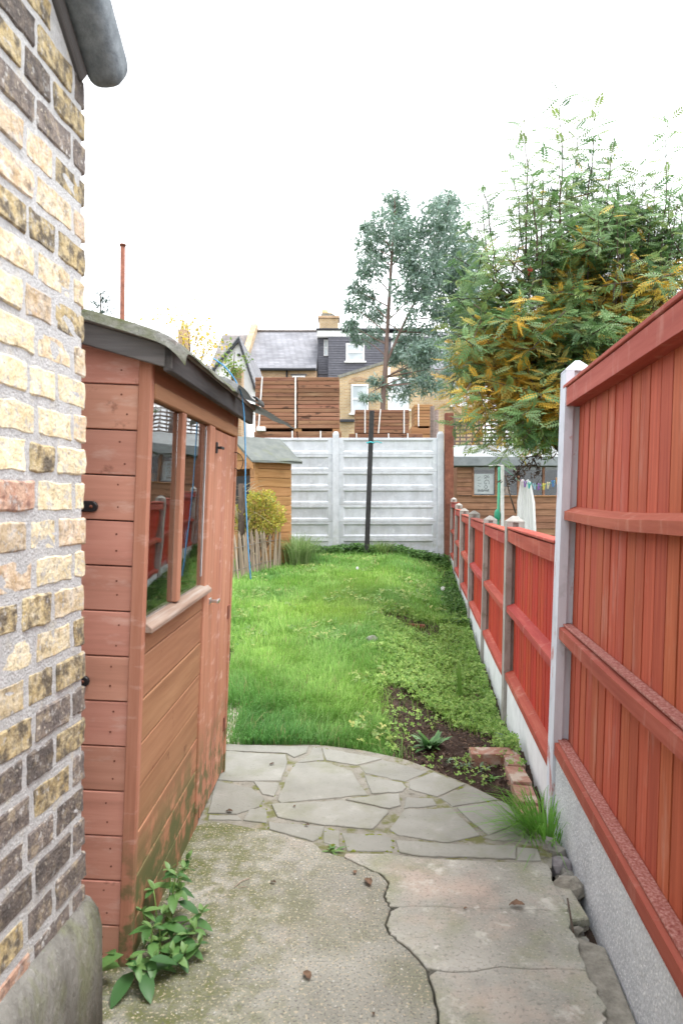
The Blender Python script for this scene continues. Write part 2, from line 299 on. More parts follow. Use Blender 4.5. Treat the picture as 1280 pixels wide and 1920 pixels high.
K['earth_green'] = M('earth_green', [(.3, (.05, .085, .018)), (.6, (.075, .13, .028))], 9, 8, rough=1, bump=.6, bscale=40, bdist=.02, rand=0, coords='World')
K['ground'] = M('ground', [(.3, (.10, .11, .07)), (.6, (.16, .16, .11))], .6, 8, rough=1, bump=.5, bscale=12, bdist=.03, rand=0, coords='World')
K['black'] = plain('black', (.02, .02, .022), .35)
K['black_metal'] = M('black_metal', [(.3, (.018, .018, .020)), (.7, (.045, .043, .045))], 15, 6, rough=.55, bump=.2, rand=0)
K['steel'] = plain('steel', (.62, .62, .62), .3); K['steel'].node_tree.nodes['Principled BSDF'].inputs['Metallic'].default_value = .9
K['rust'] = M('rust', [(.3, (.12, .045, .03)), (.6, (.22, .085, .055)), (.75, (.30, .15, .10))], 12, 7, rough=.9, bump=.5, rand=.1)
K['brown_metal'] = M('brown_metal', [(.3, (.13, .055, .035)), (.7, (.22, .10, .065))], 12, 7, rough=.8, bump=.3, rand=.1)
K['blue'] = plain('blue', (.10, .42, .80), .4); K['teal'] = plain('teal', (.05, .45, .50), .5)
K['white'] = plain('white', (.78, .78, .78), .6); K['white_frame'] = plain('white_frame', (.82, .82, .83), .45)
K['green_plastic'] = plain('green_plastic', (.03, .30, .17), .45)
K['green_strip'] = plain('green_strip', (.08, .38, .22), .6); K['gutter'] = plain('gutter', (.03, .032, .04), .5)
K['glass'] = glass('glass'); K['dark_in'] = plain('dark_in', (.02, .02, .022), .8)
K['timber'] = wood('timber', (0.138, 0.0648, 0.03672), (0.2392, 0.1134, 0.0648), (0.322, 0.1728, 0.1026), 'x', rand=.16, hue=.01, layers=[dict(col=(0.046, 0.02376, 0.01512), scale=5, lo=.58, hi=.66, amt=.85, stretch=(1, 1, 2.5)), dict(col=(0.3312, 0.216, 0.1296), scale=3, lo=.55, hi=.7, amt=.5, stretch=(.4, 1, 3))], gs=.35)
K['timber_pale'] = wood('timber_pale', (.25, .12, .05), (.36, .19, .085), (.44, .25, .12), 'x', rand=.12, gs=.35)
K['strap'] = plain('strap', (.72, .70, .68), .5)
K['shed2'] = wood('shed2', (.30, .145, .055), (.40, .205, .085), (.47, .26, .12), 'x', rand=.08, layers=[dict(col=(.20, .10, .04), scale=4, lo=.5, hi=.7, amt=.4)])
K['shed3'] = wood('shed3', (.16, .075, .040), (.25, .125, .072), (.33, .18, .11), 'x', rand=.16, layers=[dict(col=(.11, .055, .035), scale=4, lo=.5, hi=.7, amt=.5)])
K['roof_pale'] = M('roof_pale', [(.3, (0.2376, 0.252, 0.252)), (.7, (0.3168, 0.3312, 0.3312))], 5, 6, rough=.9, rand=0, layers=[dict(col=(0.216, 0.2376, 0.2376), scale=4, lo=.55, hi=.7, amt=.5)])
K['roof_green'] = M('roof_green', [(.3, (0.1054, 0.1178, 0.1116)), (.7, (0.1674, 0.1798, 0.1674))], 6, 7, rough=.9, rand=0, layers=[dict(col=(0.124, 0.1364, 0.0744), scale=4, lo=.55, hi=.7, amt=.5)])
K['roof_dark'] = M('roof_dark', [(.3, (.17, .19, .20)), (.7, (.26, .28, .29))], 8, 6, rough=.9, rand=0)
K['lattice'] = wood('lattice', (.09, .065, .055), (.15, .11, .095), (.22, .17, .15), 'x', rand=.2)
K['bark'] = M('bark', [(.3, (.05, .035, .028)), (.7, (.12, .09, .07))], 18, 7, stretch=(1, 1, .3), rough=.95, bump=.8, bscale=40, bdist=.01, rand=.1)
K['bark_euc'] = M('bark_euc', [(.3, (.14, .09, .075)), (.7, (.26, .19, .165))], 8, 7, stretch=(1, 1, .25), rough=.9, bump=.4, bscale=30, rand=.1)
K['stem_green'] = plain('stem_green', (.18, .30, .07), .6)
K['paling'] = wood('paling', (.22, .165, .12), (.33, .26, .20), (.44, .37, .30), 'z', rand=.22, layers=[dict(col=(.11, .08, .055), scale=6, lo=.58, hi=.7, amt=.7)])
K['wire'] = plain('wire', (.18, .16, .15), .5)
K['leaf'] = leafmat('leaf'); K['grass'] = leafmat('grass', .55, .45); K['leaf_gloss'] = leafmat('leaf_gloss', .38, .25)
K['cloth'] = leafmat('cloth', .9, .5)
K['dead_leaf'] = M('dead_leaf', [(.3, (.07, .042, .028)), (.7, (.17, .105, .065))], 60, 5, rough=.8, rand=.4)
K['stone'] = M('stone', [(.3, (.14, .135, .12)), (.7, (.27, .26, .235))], 30, 8, rough=.95, bump=1, bscale=60, bdist=.006, rand=.15, layers=[dict(col=(.20, .21, .12), scale=8, lo=.56, hi=.7, amt=.5)])
K['stone_purple'] = M('stone_purple', [(.3, (.16, .145, .155)), (.7, (.29, .27, .28))], 30, 8, rough=.9, bump=.6, bscale=60, rand=.05)
K['rubble'] = M('rubble', [(.3, (.17, .155, .13)), (.7, (.32, .30, .255))], 40, 9, rough=.98, bump=1, bscale=50, bdist=.01, rand=.18)
K['edge_brick'] = M('edge_brick', [(.3, (.25, .11, .075)), (.7, (.36, .22, .165))], 25, 7, rough=.92, bump=.7, bscale=60, rand=.14, layers=[dict(col=(.45, .40, .33), scale=14, lo=.5, hi=.6, amt=.7), dict(col=(.10, .075, .05), scale=25, lo=.6, hi=.7, amt=.5)])
K['house_brick'] = brickwall_mat('house_brick', (0.564, 0.408, 0.216), (0.432, 0.288, 0.144), (0.552, 0.48, 0.384))
K['house_brick2'] = brickwall_mat('house_brick2', (0.552, 0.36, 0.204), (0.408, 0.24, 0.132), (0.504, 0.432, 0.336))
K['slate'] = brickwall_mat('slate', (.23, .235, .26), (.30, .30, .325), (.15, .15, .17), .34, .13)
K['tile'] = brickwall_mat('tile', (.20, .18, .175), (.28, .25, .24), (.13, .12, .12), .3, .14)
K['clad'] = M('clad', [(.3, (.105, .105, .125)), (.7, (.15, .15, .175))], 6, 5, rough=.7, bump=.2, rand=.1)
K['render_white'] = M('render_white', [(.3, (.66, .67, .69)), (.7, (.80, .80, .80))], 2, 6, rough=.9, rand=0, layers=[dict(col=(.5, .5, .5), scale=2, lo=.55, hi=.7, amt=.4)])
K['pane_far'] = M('pane_far', [(.4, (.42, .47, .50)), (.6, (.62, .67, .70))], 1.2, 2, rough=.12, bump=0, rand=.2, spec=.6)
K['pane_mid'] = M('pane_mid', [(.4, (.035, .04, .05)), (.6, (.08, .09, .10))], 1.5, 3, rough=.08, bump=0, rand=.2, spec=.6)
K['pot'] = plain('pot', (.62, .48, .26), .8)

# ---------------------------------------------------------------- foliage building
def set_col(me, cols):
    a = me.attributes.new('col', 'FLOAT_COLOR', 'POINT'); a.data.foreach_set('color', np.asarray(cols, np.float32).ravel())
def np_mesh(name, V, F):
    """V (n,3); F (m,k) constant k"""
    me = bpy.data.meshes.new(name); n, m, k = len(V), len(F), F.shape[1]
    me.vertices.add(n); me.vertices.foreach_set('co', V.astype(np.float32).ravel())
    me.loops.add(m*k); me.loops.foreach_set('vertex_index', F.astype(np.int32).ravel())
    me.polygons.add(m); me.polygons.foreach_set('loop_start', np.arange(0, m*k, k, dtype=np.int32))
    me.update(calc_edges=True); return me
def frames(d, up=None, roll=0.0):
    """d (n,3) unit: y axis = d, z ~ up"""
    n = len(d)
    if up is None: up = np.tile(np.array([0, 0, 1.0]), (n, 1))
    x = np.cross(d, up); ln = np.linalg.norm(x, axis=1, keepdims=True)
    x = np.where(ln < 1e-4, np.array([1.0, 0, 0]), x/np.maximum(ln, 1e-6)); z = np.cross(x, d)
    if np.ndim(roll) or roll:
        c, s = np.cos(roll)[:, None], np.sin(roll)[:, None]; x, z = x*c+z*s, z*c-x*s
    return np.stack([x, d, z], axis=2)
def scatter(name, TV, TF, pos, Rm, sc, cols, mat, parent=None):
    n, k = len(pos), len(TV)
    V = np.einsum('nij,kj->nki', Rm, TV)*np.asarray(sc).reshape(-1, 1, 1)+pos[:, None, :]
    F = (TF[None]+(np.arange(n)*k)[:, None, None]).reshape(-1, TF.shape[1])
    me = np_mesh(name, V.reshape(-1, 3), F)
    c = np.ones((n, k, 4), np.float32); c[:, :, :3] = cols[:, None, :]
    set_col(me, c); me.materials.append(mat)
    return link(name, me, None, parent)
def unit(v): return v/np.maximum(np.linalg.norm(v, axis=1, keepdims=True), 1e-9)
def leaflet(L, W, y0=0, x0=0, ang=0, fold=.15, droop=0):
    p = np.array([[0, 0, 0], [W/2, L*.42, fold*W], [0, L, -droop*L], [-W/2, L*.42, fold*W]])
    c, s = math.cos(ang), math.sin(ang)
    p = np.stack([p[:, 0]*c-p[:, 1]*s, p[:, 0]*s+p[:, 1]*c, p[:, 2]], 1); p[:, 0] += x0; p[:, 1] += y0; return p
def oval(L, W, y0, ang, droop):
    p = np.array([[0, 0, 0], [W*.42, L*.22, .1*W], [W*.5, L*.52, .08*W], [0, L*.5, 0], [-W*.5, L*.52, .08*W], [-W*.42, L*.22, .1*W], [0, L, -droop*L]])
    c, s = math.cos(ang), math.sin(ang)
    p = np.stack([p[:, 0]*c-p[:, 1]*s, p[:, 0]*s+p[:, 1]*c, p[:, 2]], 1); p[:, 1] += y0; return p
def pinnate(L=.19, pairs=6, ll=.056, lw=.019):
    V, F = [], []; q4 = np.array([[0, 1, 2, 3], [0, 3, 4, 5], [3, 2, 6, 6], [3, 6, 6, 4]])
    def put(q): F.append(np.array([[0, 1, 2, 3], [0, 3, 4, 5], [3, 2, 6, 4]])+7*len(V)); V.append(q)
    for i in range(pairs):
        y = L*(.22+.72*i/pairs); a = R(66-4*i); s = 1-.3*abs(i-pairs*.45)/pairs*2; dz = -.5*(y/L)**2*L*.5
        for sgn in (-1, 1):
            q = oval(ll*s, lw*s, y, -sgn*a, .30); q[:, 2] += dz; put(q)
    q = oval(ll, lw, L*.94, 0, .35); q[:, 2] -= .24*L*.9; put(q)
    V = np.concatenate(V); n = len(V)
    r = np.array([[-.0012, 0, 0], [.0012, 0, 0], [.0008, L, -.24*L], [-.0008, L, -.24*L]])
    return np.concatenate([V, r]), np.concatenate(F+[np.array([[n, n+1, n+2, n+3]])])
def grass_mesh(name, x, y, z, h, wd, col, bend=.5, yaw=None, lean=None):
    n = len(x); a = rng.uniform(0, 2*np.pi, n) if yaw is None else yaw
    dx, dy = np.cos(a), np.sin(a); lean = rng.uniform(.15, 1, n)*bend if lean is None else lean
    px, py = -dy*wd/2, dx*wd/2
    B = np.stack([x, y, z], 1); sd = np.stack([px, py, np.zeros(n)], 1); ld = np.stack([dx, dy, np.zeros(n)], 1)
    up = np.array([0, 0, 1.0])
    m1 = B+ld*(lean*h*.25)[:, None]+up*(h*.5)[:, None]
    m2 = B+ld*(lean*h*.62)[:, None]+up*(h*(.85-.15*lean))[:, None]
    t = B+ld*(lean*h*1.05)[:, None]+up*(h*(1-.38*lean))[:, None]
    V = np.stack([B-sd, B+sd, m1-sd*.85, m1+sd*.85, m2-sd*.55, m2+sd*.55, t-sd*.08, t+sd*.08], 1)
    Fq = np.array([[0, 1, 3, 2], [2, 3, 5, 4], [4, 5, 7, 6]])
    F = (Fq[None]+(np.arange(n)*8)[:, None, None]).reshape(-1, 4)
    me = np_mesh(name, V.reshape(-1, 3), F); c = np.ones((n, 8, 4), np.float32); c[:, :, :3] = col[:, None, :]
    set_col(me, c); me.materials.append(K['grass']); return me
def mixcol(n, cs, var=.18):
    cs = np.array(cs); i = rng.integers(0, len(cs), n); j = rng.integers(0, len(cs), n); t = rng.random(n)[:, None]
    return np.clip((cs[i]*t+cs[j]*(1-t))*rng.uniform(1-var, 1+var, (n, 1)), 0, 1)

# ================================================================ SETTING: ground, garden soil, patio
FX0, FXS = .514, .115
def fence_x(y): return FX0+FXS*y
EX = np.array([-3, -.603, -.107, .105, .304, .552, .715, .74, .78, .9]); EY = np.array([3.43, 3.43, 3.432, 3.358, 3.24, 2.946, 2.69, 2.40, 1.6, 0])
def edge_y(x): return np.interp(x, EX, EY)
BY = np.array([3.1, 3.4, 4.05, 4.8, 6.0, 6.8, 7.2, 7.6]); BX = np.array([.33, .28, .24, .30, .28, .42, .95, 1.6])
def bed_x(y): return np.interp(y, BY, BX, right=9)
def ss(a, b, x): t = np.clip((x-a)/(b-a), 0, 1); return t*t*(3-2*t)
def terrain(x, y):
    x = np.asarray(x, float); y = np.asarray(y, float)
    z = -.02+.0326*(np.clip(y, 3.3, 12.6)-3.5)
    d = FX0+FXS*y-x
    z = z-ss(.95, .15, d)*(.08+.11*ss(3.5, 4.4, y))
    z = z+.012*np.sin(x*3.1+y*1.3)*np.cos(y*2.3-x)
    pat = (y < edge_y(x)-.015)
    z = np.where(pat, -.075, z)
    # small hollow in the lawn with bare soil
    z = z-.07*np.exp(-(((x-.72)/.22)**2+((y-6.75)/.16)**2))
    return z
gp = link('ground', mesh('ground', [(-400, -300, -.5), (400, -300, -.5), (400, 700, -.5), (-400, 700, -.5)], [(0, 1, 2, 3)]), K['ground']); tag(gp, kind='structure')
def grid(name, xs, ys, zf, mat):
    X, Y = np.meshgrid(xs, ys); Z = zf(X, Y); V = np.stack([X, Y, Z], 2).reshape(-1, 3)
    nx, ny = len(xs), len(ys); i = np.arange(nx*ny).reshape(ny, nx)
    F = np.stack([i[:-1, :-1], i[:-1, 1:], i[1:, 1:], i[1:, :-1]], 2).reshape(-1, 4)
    me = np_mesh(name, V, F); me.materials.append(mat); me.polygons.foreach_set('use_smooth', [True]*len(me.polygons)); return link(name, me)
def soilz(X, Y):
    Z = terrain(X, Y); n = np.zeros_like(Z)
    it = np.nditer(X, flags=['multi_index'])
    inb = (X > bed_x(Y)-.1) & (Y > edge_y(X)-.02) & (Y < 7.4)
    idx = np.argwhere(inb)
    for a, b in idx:
        p = Vector((X[a, b], Y[a, b], 0)); n[a, b] = mnoise.noise(p*7)*.018+mnoise.noise(p*16)*.026+abs(mnoise.noise(p*33))*.024
    return Z+n
o = grid('garden_soil', np.arange(-2.4, 1.25, .03), np.arange(-1.6, 7.0, .03), soilz, K['soil']); tag(o, kind='structure')
o = grid('lawn_ground', np.arange(-2.4, 5.2, .1), np.arange(6.9, 22, .1), lambda X, Y: terrain(X, Y)-.004, K['earth_green']); tag(o, kind='structure')
o = grid('neighbour_ground', np.arange(1.2, 5.2, .1), np.arange(-1.6, 7.0, .1), lambda X, Y: terrain(X, Y)-.03, K['earth_green']); tag(o, kind='structure')

# patio: mortar bed, flagstones, concrete slabs
patio = empty('patio', (0, 0, 0), kind='structure')
Z3 = lambda u, v: G(360+u/1.77778, 1380+v/1.77778)
def flat_poly(pts): return [(p.x, p.y) for p in pts]
far = [(-.75, 3.42)]+[(float(x), float(edge_y(x))) for x in np.linspace(-.60, .735, 30)]
bed = far+[(.74, 2.40), (.70, 2.28), (-.75, 2.28)]
prism('mortar_bed', bed, -.09, -.0042, K['joint'], patio)
flags = [
 [(108,28),(385,36),(378,54),(338,70),(312,57),(108,47)], [(105,50),(308,62),(313,85),(293,148),(160,148),(88,144)],
 [(84,150),(196,176),(236,206),(222,234),(150,258),(58,254)], [(206,152),(288,157),(272,198),(238,190)],
 [(350,90),(440,86),(530,117),(572,184),(580,194),(300,219),(288,213),(326,120)], [(436,39),(540,60),(628,75),(545,94),(450,80)],
 [(404,38),(428,40),(438,78),(352,86),(395,60)],
 [(562,100),(636,79),(778,118),(705,149),(582,122)], [(577,130),(698,155),(712,170),(698,184),(602,189)],
 [(727,150),(802,123),(908,160),(815,199),(727,175)], [(827,205),(920,166),(1018,210),(872,231)],
 [(882,238),(1033,219),(1096,268),(1060,298),(988,328),(922,275)], [(267,226),(500,217),(646,246),(650,256),(598,309),(440,294),(286,269)],
 [(512,211),(688,191),(690,229),(656,239)], [(712,246),(858,240),(956,329),(850,353),(690,329),(660,309)],
 [(717,205),(798,207),(812,230),(708,239)], [(257,286),(438,301),(428,334),(400,348),(262,310)],
 [(502,321),(640,331),(662,341),(667,383),(522,379)], [(442,306),(488,316),(488,368),(442,350)],
 [(682,346),(850,361),(1078,366),(1073,408),(760,398),(692,384)], [(1085,371),(1150,376),(1160,414),(1085,411)],
 [(972,336),(1060,306),(1100,302),(1130,350),(1002,345)], [(192,246),(243,242),(248,288),(172,279)], [(60,262),(150,266),(164,279),(60,277)]]
for i, f in enumerate(flags):
    c = Vector((sum(p[0] for p in f)/len(f), sum(p[1] for p in f)/len(f)))
    f = [(p[0]+(p[0]-c.x)/max(1, (Vector(p)-c).length)*3.6, p[1]+(p[1]-c.y)/max(1, (Vector(p)-c).length)*2.4) for p in f]
    pts = []
    for j in range(len(f)):            # subdivide the outline and roughen it
        a, b2 = Vector(f[j]), Vector(f[(j+1) % len(f)]); k = max(1, int((b2-a).length/22))
        for t in range(k):
            q = a.lerp(b2, t/k); q = q+Vector((random.uniform(-2.2, 2.2), random.uniform(-1.4, 1.4)))
            pts.append(q)
    wp = flat_poly([Z3(*q) for q in pts]); tz_ = random.uniform(-.0015, .0015)
    prism('flagstone', wp, -.06, tz_, K['flag'], patio, bev=.0022)
def rough_line(pts, n=5, j=.006):
    out = []
    for i in range(len(pts)-1):
        a, b2 = Vector(pts[i][:2]), Vector(pts[i+1][:2])
        for k in range(n): out.append(a.lerp(b2, k/n)+Vector((random.uniform(-j, j), random.uniform(-j, j))) if (i or k) else a)
    out.append(Vector(pts[-1][:2])); return out
crack_uv = [(505,402),(560,430),(635,465),(655,490),(640,535),(660,572),(640,625),(660,660),(720,710),(770,760),(790,800),(805,870),(820,960)]
crack = rough_line([Z3(*c) for c in crack_uv]+[Vector((.17, 1.1)), Vector((.14, .6)), Vector((.18, -1.5))], 5, .004)
topL = rough_line([Vector((-.78, 2.33)), Z3(60, 281), Z3(260, 315), Z3(400, 353), Z3(440, 385), Z3(500, 401)], 4, .003)
def clean(poly):
    out = []
    for p in poly:
        if not out or (Vector(p)-Vector(out[-1])).length > .002: out.append((p[0], p[1]))
    return out
offs = lambda pts, dx: [(p[0]+dx*(.5+.9*abs(math.sin(i*1.7))), p[1]) for i, p in enumerate(pts)]
left_poly = clean([(p[0], p[1]) for p in topL[:-1]]+offs(crack, -.002)+[(-1.2, -1.5), (-1.2, 2.33)])
prism('concrete_slab', left_poly, -.09, .0, K['slab'], patio, bev=.003)
redge_px = [(1027,1622),(1047,1673),(1066,1700),(1070,1740),(1086,1778),(1109,1837),(1132,1886),(1136,1920)]
redge = rough_line([G(*p) for p in redge_px]+[Vector((.52, 1.1)), Vector((.45, -1.5))], 4, .007)
topR = [Z3(512, 391), Z3(665, 393), Z3(760, 407), Z3(1000, 418), Z3(1170, 424)]
ci1 = min(range(len(crack)), key=lambda i: (crack[i]-Vector(Z3(664, 570)[:2])).length); ci2 = min(range(len(crack)), key=lambda i: (crack[i]-Vector(Z3(785, 780)[:2])).length)
def ri(y): return min(range(len(redge)), key=lambda i: abs(redge[i].y-y))
cr = [Vector(p) for p in offs(crack, .004)]
def cross(uv, y_end):
    e = redge[ri(y_end)]; pts = [Vector(Z3(*q)[:2]) for q in uv]
    return rough_line(pts+[e], 5, .003)
x1 = cross([(668, 570), (780, 566), (915, 575), (1060, 577)], Z3(1200, 580).y); x2 = cross([(790, 781), (930, 786), (1030, 770)], Z3(1270, 790).y)
def taper(line, w): n = len(line); return [(p.x, p.y+w*(1-.8*i/n)) for i, p in enumerate(line)]
ra, rb = ri(x1[-1].y), ri(x2[-1].y)
pA = [(p.x, p.y) for p in topR]+[(p.x, p.y) for p in redge[:ra]]+taper(x1, .0008)[::-1][:-1]+[(p.x, p.y) for p in cr[:ci1]][::-1]
pB = taper(x1, -.0008)[1:]+[(p.x, p.y) for p in redge[ra+1:rb]]+taper(x2, .0018)[::-1][:-1]+[(p.x, p.y) for p in cr[ci1+1:ci2]][::-1]
pC = taper(x2, -.0018)[1:]+[(p.x, p.y) for p in redge[rb+1:]]+[(p.x, p.y) for p in cr[ci2+1:]][::-1]
for pp in (pA, pB, pC): prism('concrete_slab', clean(pp), -.09, random.choice((-.0008, .0, .0006)), K['slab_right'], patio, bev=.002)
# rough mortar strip beside the tall fence
strip = rough_line([Vector((.60, 1.98)), Vector((.565, 1.75)), Vector((.53, 1.5)), Vector((.48, 1.1)), Vector((.40, .2))], 5, .008)
sr = [(fence_x(y)+.0, y) for y in (.2, 1.0, 1.5, 1.9)]
prism('mortar_strip', clean([(p.x+.025, p.y) for p in strip]+sr), -.09, -.02, K['rubble'], patio, bev=.004)

# ================================================================ BRICK HOUSE CORNER (left)
house = empty('brick_extension', (-.576, 1.536, 0), (0, 0, -math.atan(.086)), 'yellow and soot-black stock brick house corner with grey rendered plinth', 'wall')
def vz(y): return 2.155-.84*y        # underside of sloping verge over local y
core = [(0-.014, 0), (-2.6, 0), (-2.6, vz(-2.6)), (-.014, vz(0))]
b = prism_bm([(y, z) for y, z in core], -.6, -.0022, 'x'); link('mortar_core', bm_mesh('mortar_core', b), K['mortar'], house)
rowz = 1.718-19*.075; brn = 0; rest = bmesh.new()
for r in range(0, 46):
    z0 = rowz+r*.075
    if z0 < .25: continue
    y = random.uniform(-.004, .004); first = True; k = 0
    while y > -2.5:
        if r % 2: wd = [.135, .112, .2, .1][k % 4 if k < 4 else 2+k % 2]
        else: wd = [.058, .15, .15, .1, .2][k if k < 5 else 3+k % 2]
        wd *= random.uniform(.93, 1.07); y1 = y-wd
        if z0+.065 < vz((y+y1)/2)-.01:
            t = z0; pr = random.random()
            if t > 1.9: m = 'brick_dark' if pr < .72 else ('brick_sooty' if pr < .93 else 'brick_yellow')
            elif t > 1.62: m = 'brick_sooty' if pr < .4 else ('brick_yellow' if pr < .85 else 'brick_dark')
            elif t > .98: m = 'brick_yellow' if pr < .52 else ('brick_cream' if pr < .9 else ('brick_pink' if pr < .95 else 'brick_sooty'))
            elif t > .75: m = 'brick_yellow' if pr < .25 else ('brick_sooty' if pr < .8 else 'brick_cream')
            elif t > .6: m = 'brick_dark' if pr < .5 else 'brick_sooty'
            else: m = 'brick_dark' if pr < .8 else ('brick_sooty' if pr < .93 else 'brick_pink')
            j = random.uniform(-.002, .003)
            lo = (-.09, y1+.0075, z0+.007+random.uniform(-.001, .004)); hi = (.000+j, y-.0075 if not first else y, z0+.068+random.uniform(-.004, .001))
            if y > -1.05:
                bm = box_bm(lo, hi, .0035, 1)
                bmesh.ops.subdivide_edges(bm, edges=[e for e in bm.edges if e.calc_length() > .03], cuts=3, use_grid_fill=True)
                for v in bm.verts:
                    q = v.co*34+Vector((r*3.3, 0, 0)); q2 = v.co*95
                    v.co += Vector((mnoise.noise(q)*.0022, mnoise.noise(q+Vector((9, 0, 0)))*.005+mnoise.noise(q2)*.002, mnoise.noise(q+Vector((0, 9, 0)))*.005+mnoise.noise(q2+Vector((4, 0, 0)))*.002))
                link('brick', bm_mesh('brick', bm), K[m], house); brn += 1
            else: box_bm(lo, hi, .004, 1, rest)
        y = y1; first = False; k += 1
ro = link('brickwork', bm_mesh('brickwork', rest), K['brick_sooty'], house); ro['kind'] = 'stuff'
plv = [(0, -.1), (.036, -.1), (.033, .26), (.024, .30), (.006, .325), (-.01, .33)]
bm = bmesh.new(); ny = 60; ring = []
for i in range(ny+1):
    y = .012-2.6*i/ny; ring.append([bm.verts.new((x+.004*mnoise.noise(Vector((y*9, z*9, 1))), y, z+(.012*mnoise.noise(Vector((y*5, 3, z))) if z > .2 else 0))) for x, z in plv])
for i in range(ny):
    for k in range(len(plv)-1): bm.faces.new((ring[i][k], ring[i][k+1], ring[i+1][k+1], ring[i+1][k]))
bm.faces.new(ring[0])
link('rendered_plinth', bm_mesh('rendered_plinth', bm, True), K['render'], house)
# sloping felt-covered verge at the top
al = math.atan(.84)
bm = box_bm((.0, -3.2, .0), (.082, .020, .105), .0395, 6)
ob = link('felt_verge', bm_mesh('felt_verge', bm, True), K['felt_lead'], house, (0, .0, 2.16), (-al, 0, 0))
bm = box_bm((-.05, -3.2, -.03), (.010, -.012, .012), .005, 1)
link('barge_board', bm_mesh('barge_board', bm), K['fascia'], house, (0, 0, 2.16), (-al, 0, 0))
box('roof_sheet', (-.6, -3.2, .05), (-.05, .02, .09), K['felt'], house, .004, 0, (0, 0, 2.16), (-al, 0, 0))

# ================================================================ GARDEN SHED (left)
SL, SW, EAVE = 1.28, 1.15, 1.63
shed = empty('garden_shed', (-.556, 1.803, -.02), (R(.9), R(2.35), R(-1.0)), 'terracotta painted wooden garden shed with felt roof beside the brick corner', 'shed')
PIT = math.tan(R(13.5)); cov = .1185
# near gable end, horizontal boards
def gable_top(x): return EAVE+(-x if x > -SW/2 else SW+x)*PIT
z = .004
while z < gable_top(-SW/2)-.03:
    z1 = z+cov-.0035; xr = -.030
    if z1 <= EAVE: poly = [(-SW, z), (xr, z), (xr, z1), (-SW, z1)]
    else:
        zz = min(z1, gable_top(-SW/2)-.012); xa = -(zz-EAVE)/PIT
        xb = xr if z < EAVE else min(xr, -(z-EAVE)/PIT)
        poly = [(-SW-(xb if z >= EAVE else 0), z), (xb, z)]+([(xr, EAVE-.002)] if z < EAVE else [])+[(xa, zz), (-SW-xa, zz)]+([(-SW, EAVE-.002)] if z < EAVE else [])
        poly = clean(poly)
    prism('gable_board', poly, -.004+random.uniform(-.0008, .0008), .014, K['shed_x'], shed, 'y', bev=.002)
    z += cov
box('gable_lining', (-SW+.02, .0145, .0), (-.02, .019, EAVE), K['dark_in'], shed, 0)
box('corner_trim', (-.031, -.014, 0), (.004, .012, EAVE+.0), K['shed_z'], shed, .003)
# eave side (faces the path): boards under the window
WZ0, WZ1 = .925, 1.51; WY1 = .80
z = .004
while z < WZ0-.04:
    z1 = min(z+cov-.004, WZ0-.03)
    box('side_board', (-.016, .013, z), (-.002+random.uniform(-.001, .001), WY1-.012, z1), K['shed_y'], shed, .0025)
    z += cov
box('back_wall', (-SW, .02, 0), (-SW+.015, SL, EAVE-.01), K['shed_y'], shed, .002)
box('far_gable', (-SW+.016, SL-.02, 0), (-.001, SL-.005, EAVE-.01), K['shed_x'], shed, .002)
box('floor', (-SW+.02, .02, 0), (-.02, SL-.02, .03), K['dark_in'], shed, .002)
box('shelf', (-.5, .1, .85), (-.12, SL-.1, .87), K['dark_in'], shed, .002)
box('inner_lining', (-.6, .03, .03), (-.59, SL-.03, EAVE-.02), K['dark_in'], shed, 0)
# window: head rail, sill, stiles, mullion, panes
box('head_rail', (-.03, .013, WZ1), (.008, SL, WZ1+.042), K['shed_y'], shed, .003)
box('frieze_board', (-.016, .013, WZ1+.043), (-.004, SL, EAVE+.0), K['shed_y'], shed, .002)
win = box('window_frame', (-.03, .0125, WZ0), (.001, .019, WZ1), K['shed_z'], shed, .002)
box('mullion', (-.028, .315, WZ0), (.006, .358, WZ1), K['shed_z'], win, .003)
box('stile', (-.03, .715, WZ0-.85), (.006, WY1, WZ1), K['shed_z'], shed, .003)
prism('window_sill', [(-.035, WZ0-.030), (.022, WZ0-.032), (.022, WZ0-.019), (.006, WZ0-.006), (-.035, WZ0+.001)], .008, WY1-.04, K['shed_sill'], shed, 'y', bev=.002)
for a, c in ((.0195, .314), (.359, .714)): box('window_pane', (-.014, a, WZ0), (-.010, c, WZ1), K['glass'], shed, 0)
box('white_bead', (-.0095, .7075, WZ0+.03), (-.007, .7135, WZ1-.02), K['white'], win, .001)
# door of vertical boards
door = empty('door', (0, 0, 0)); door.parent = shed
yy = WY1+.006; nb = 5; bwid = (SL-.012-yy)/nb
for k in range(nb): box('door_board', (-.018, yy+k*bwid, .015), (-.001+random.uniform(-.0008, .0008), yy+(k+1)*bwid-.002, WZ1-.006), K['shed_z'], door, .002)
box('door_edge_trim', (-.02, SL-.011, .0), (.007, SL+.010, EAVE-.005), K['shed_z'], shed, .003)
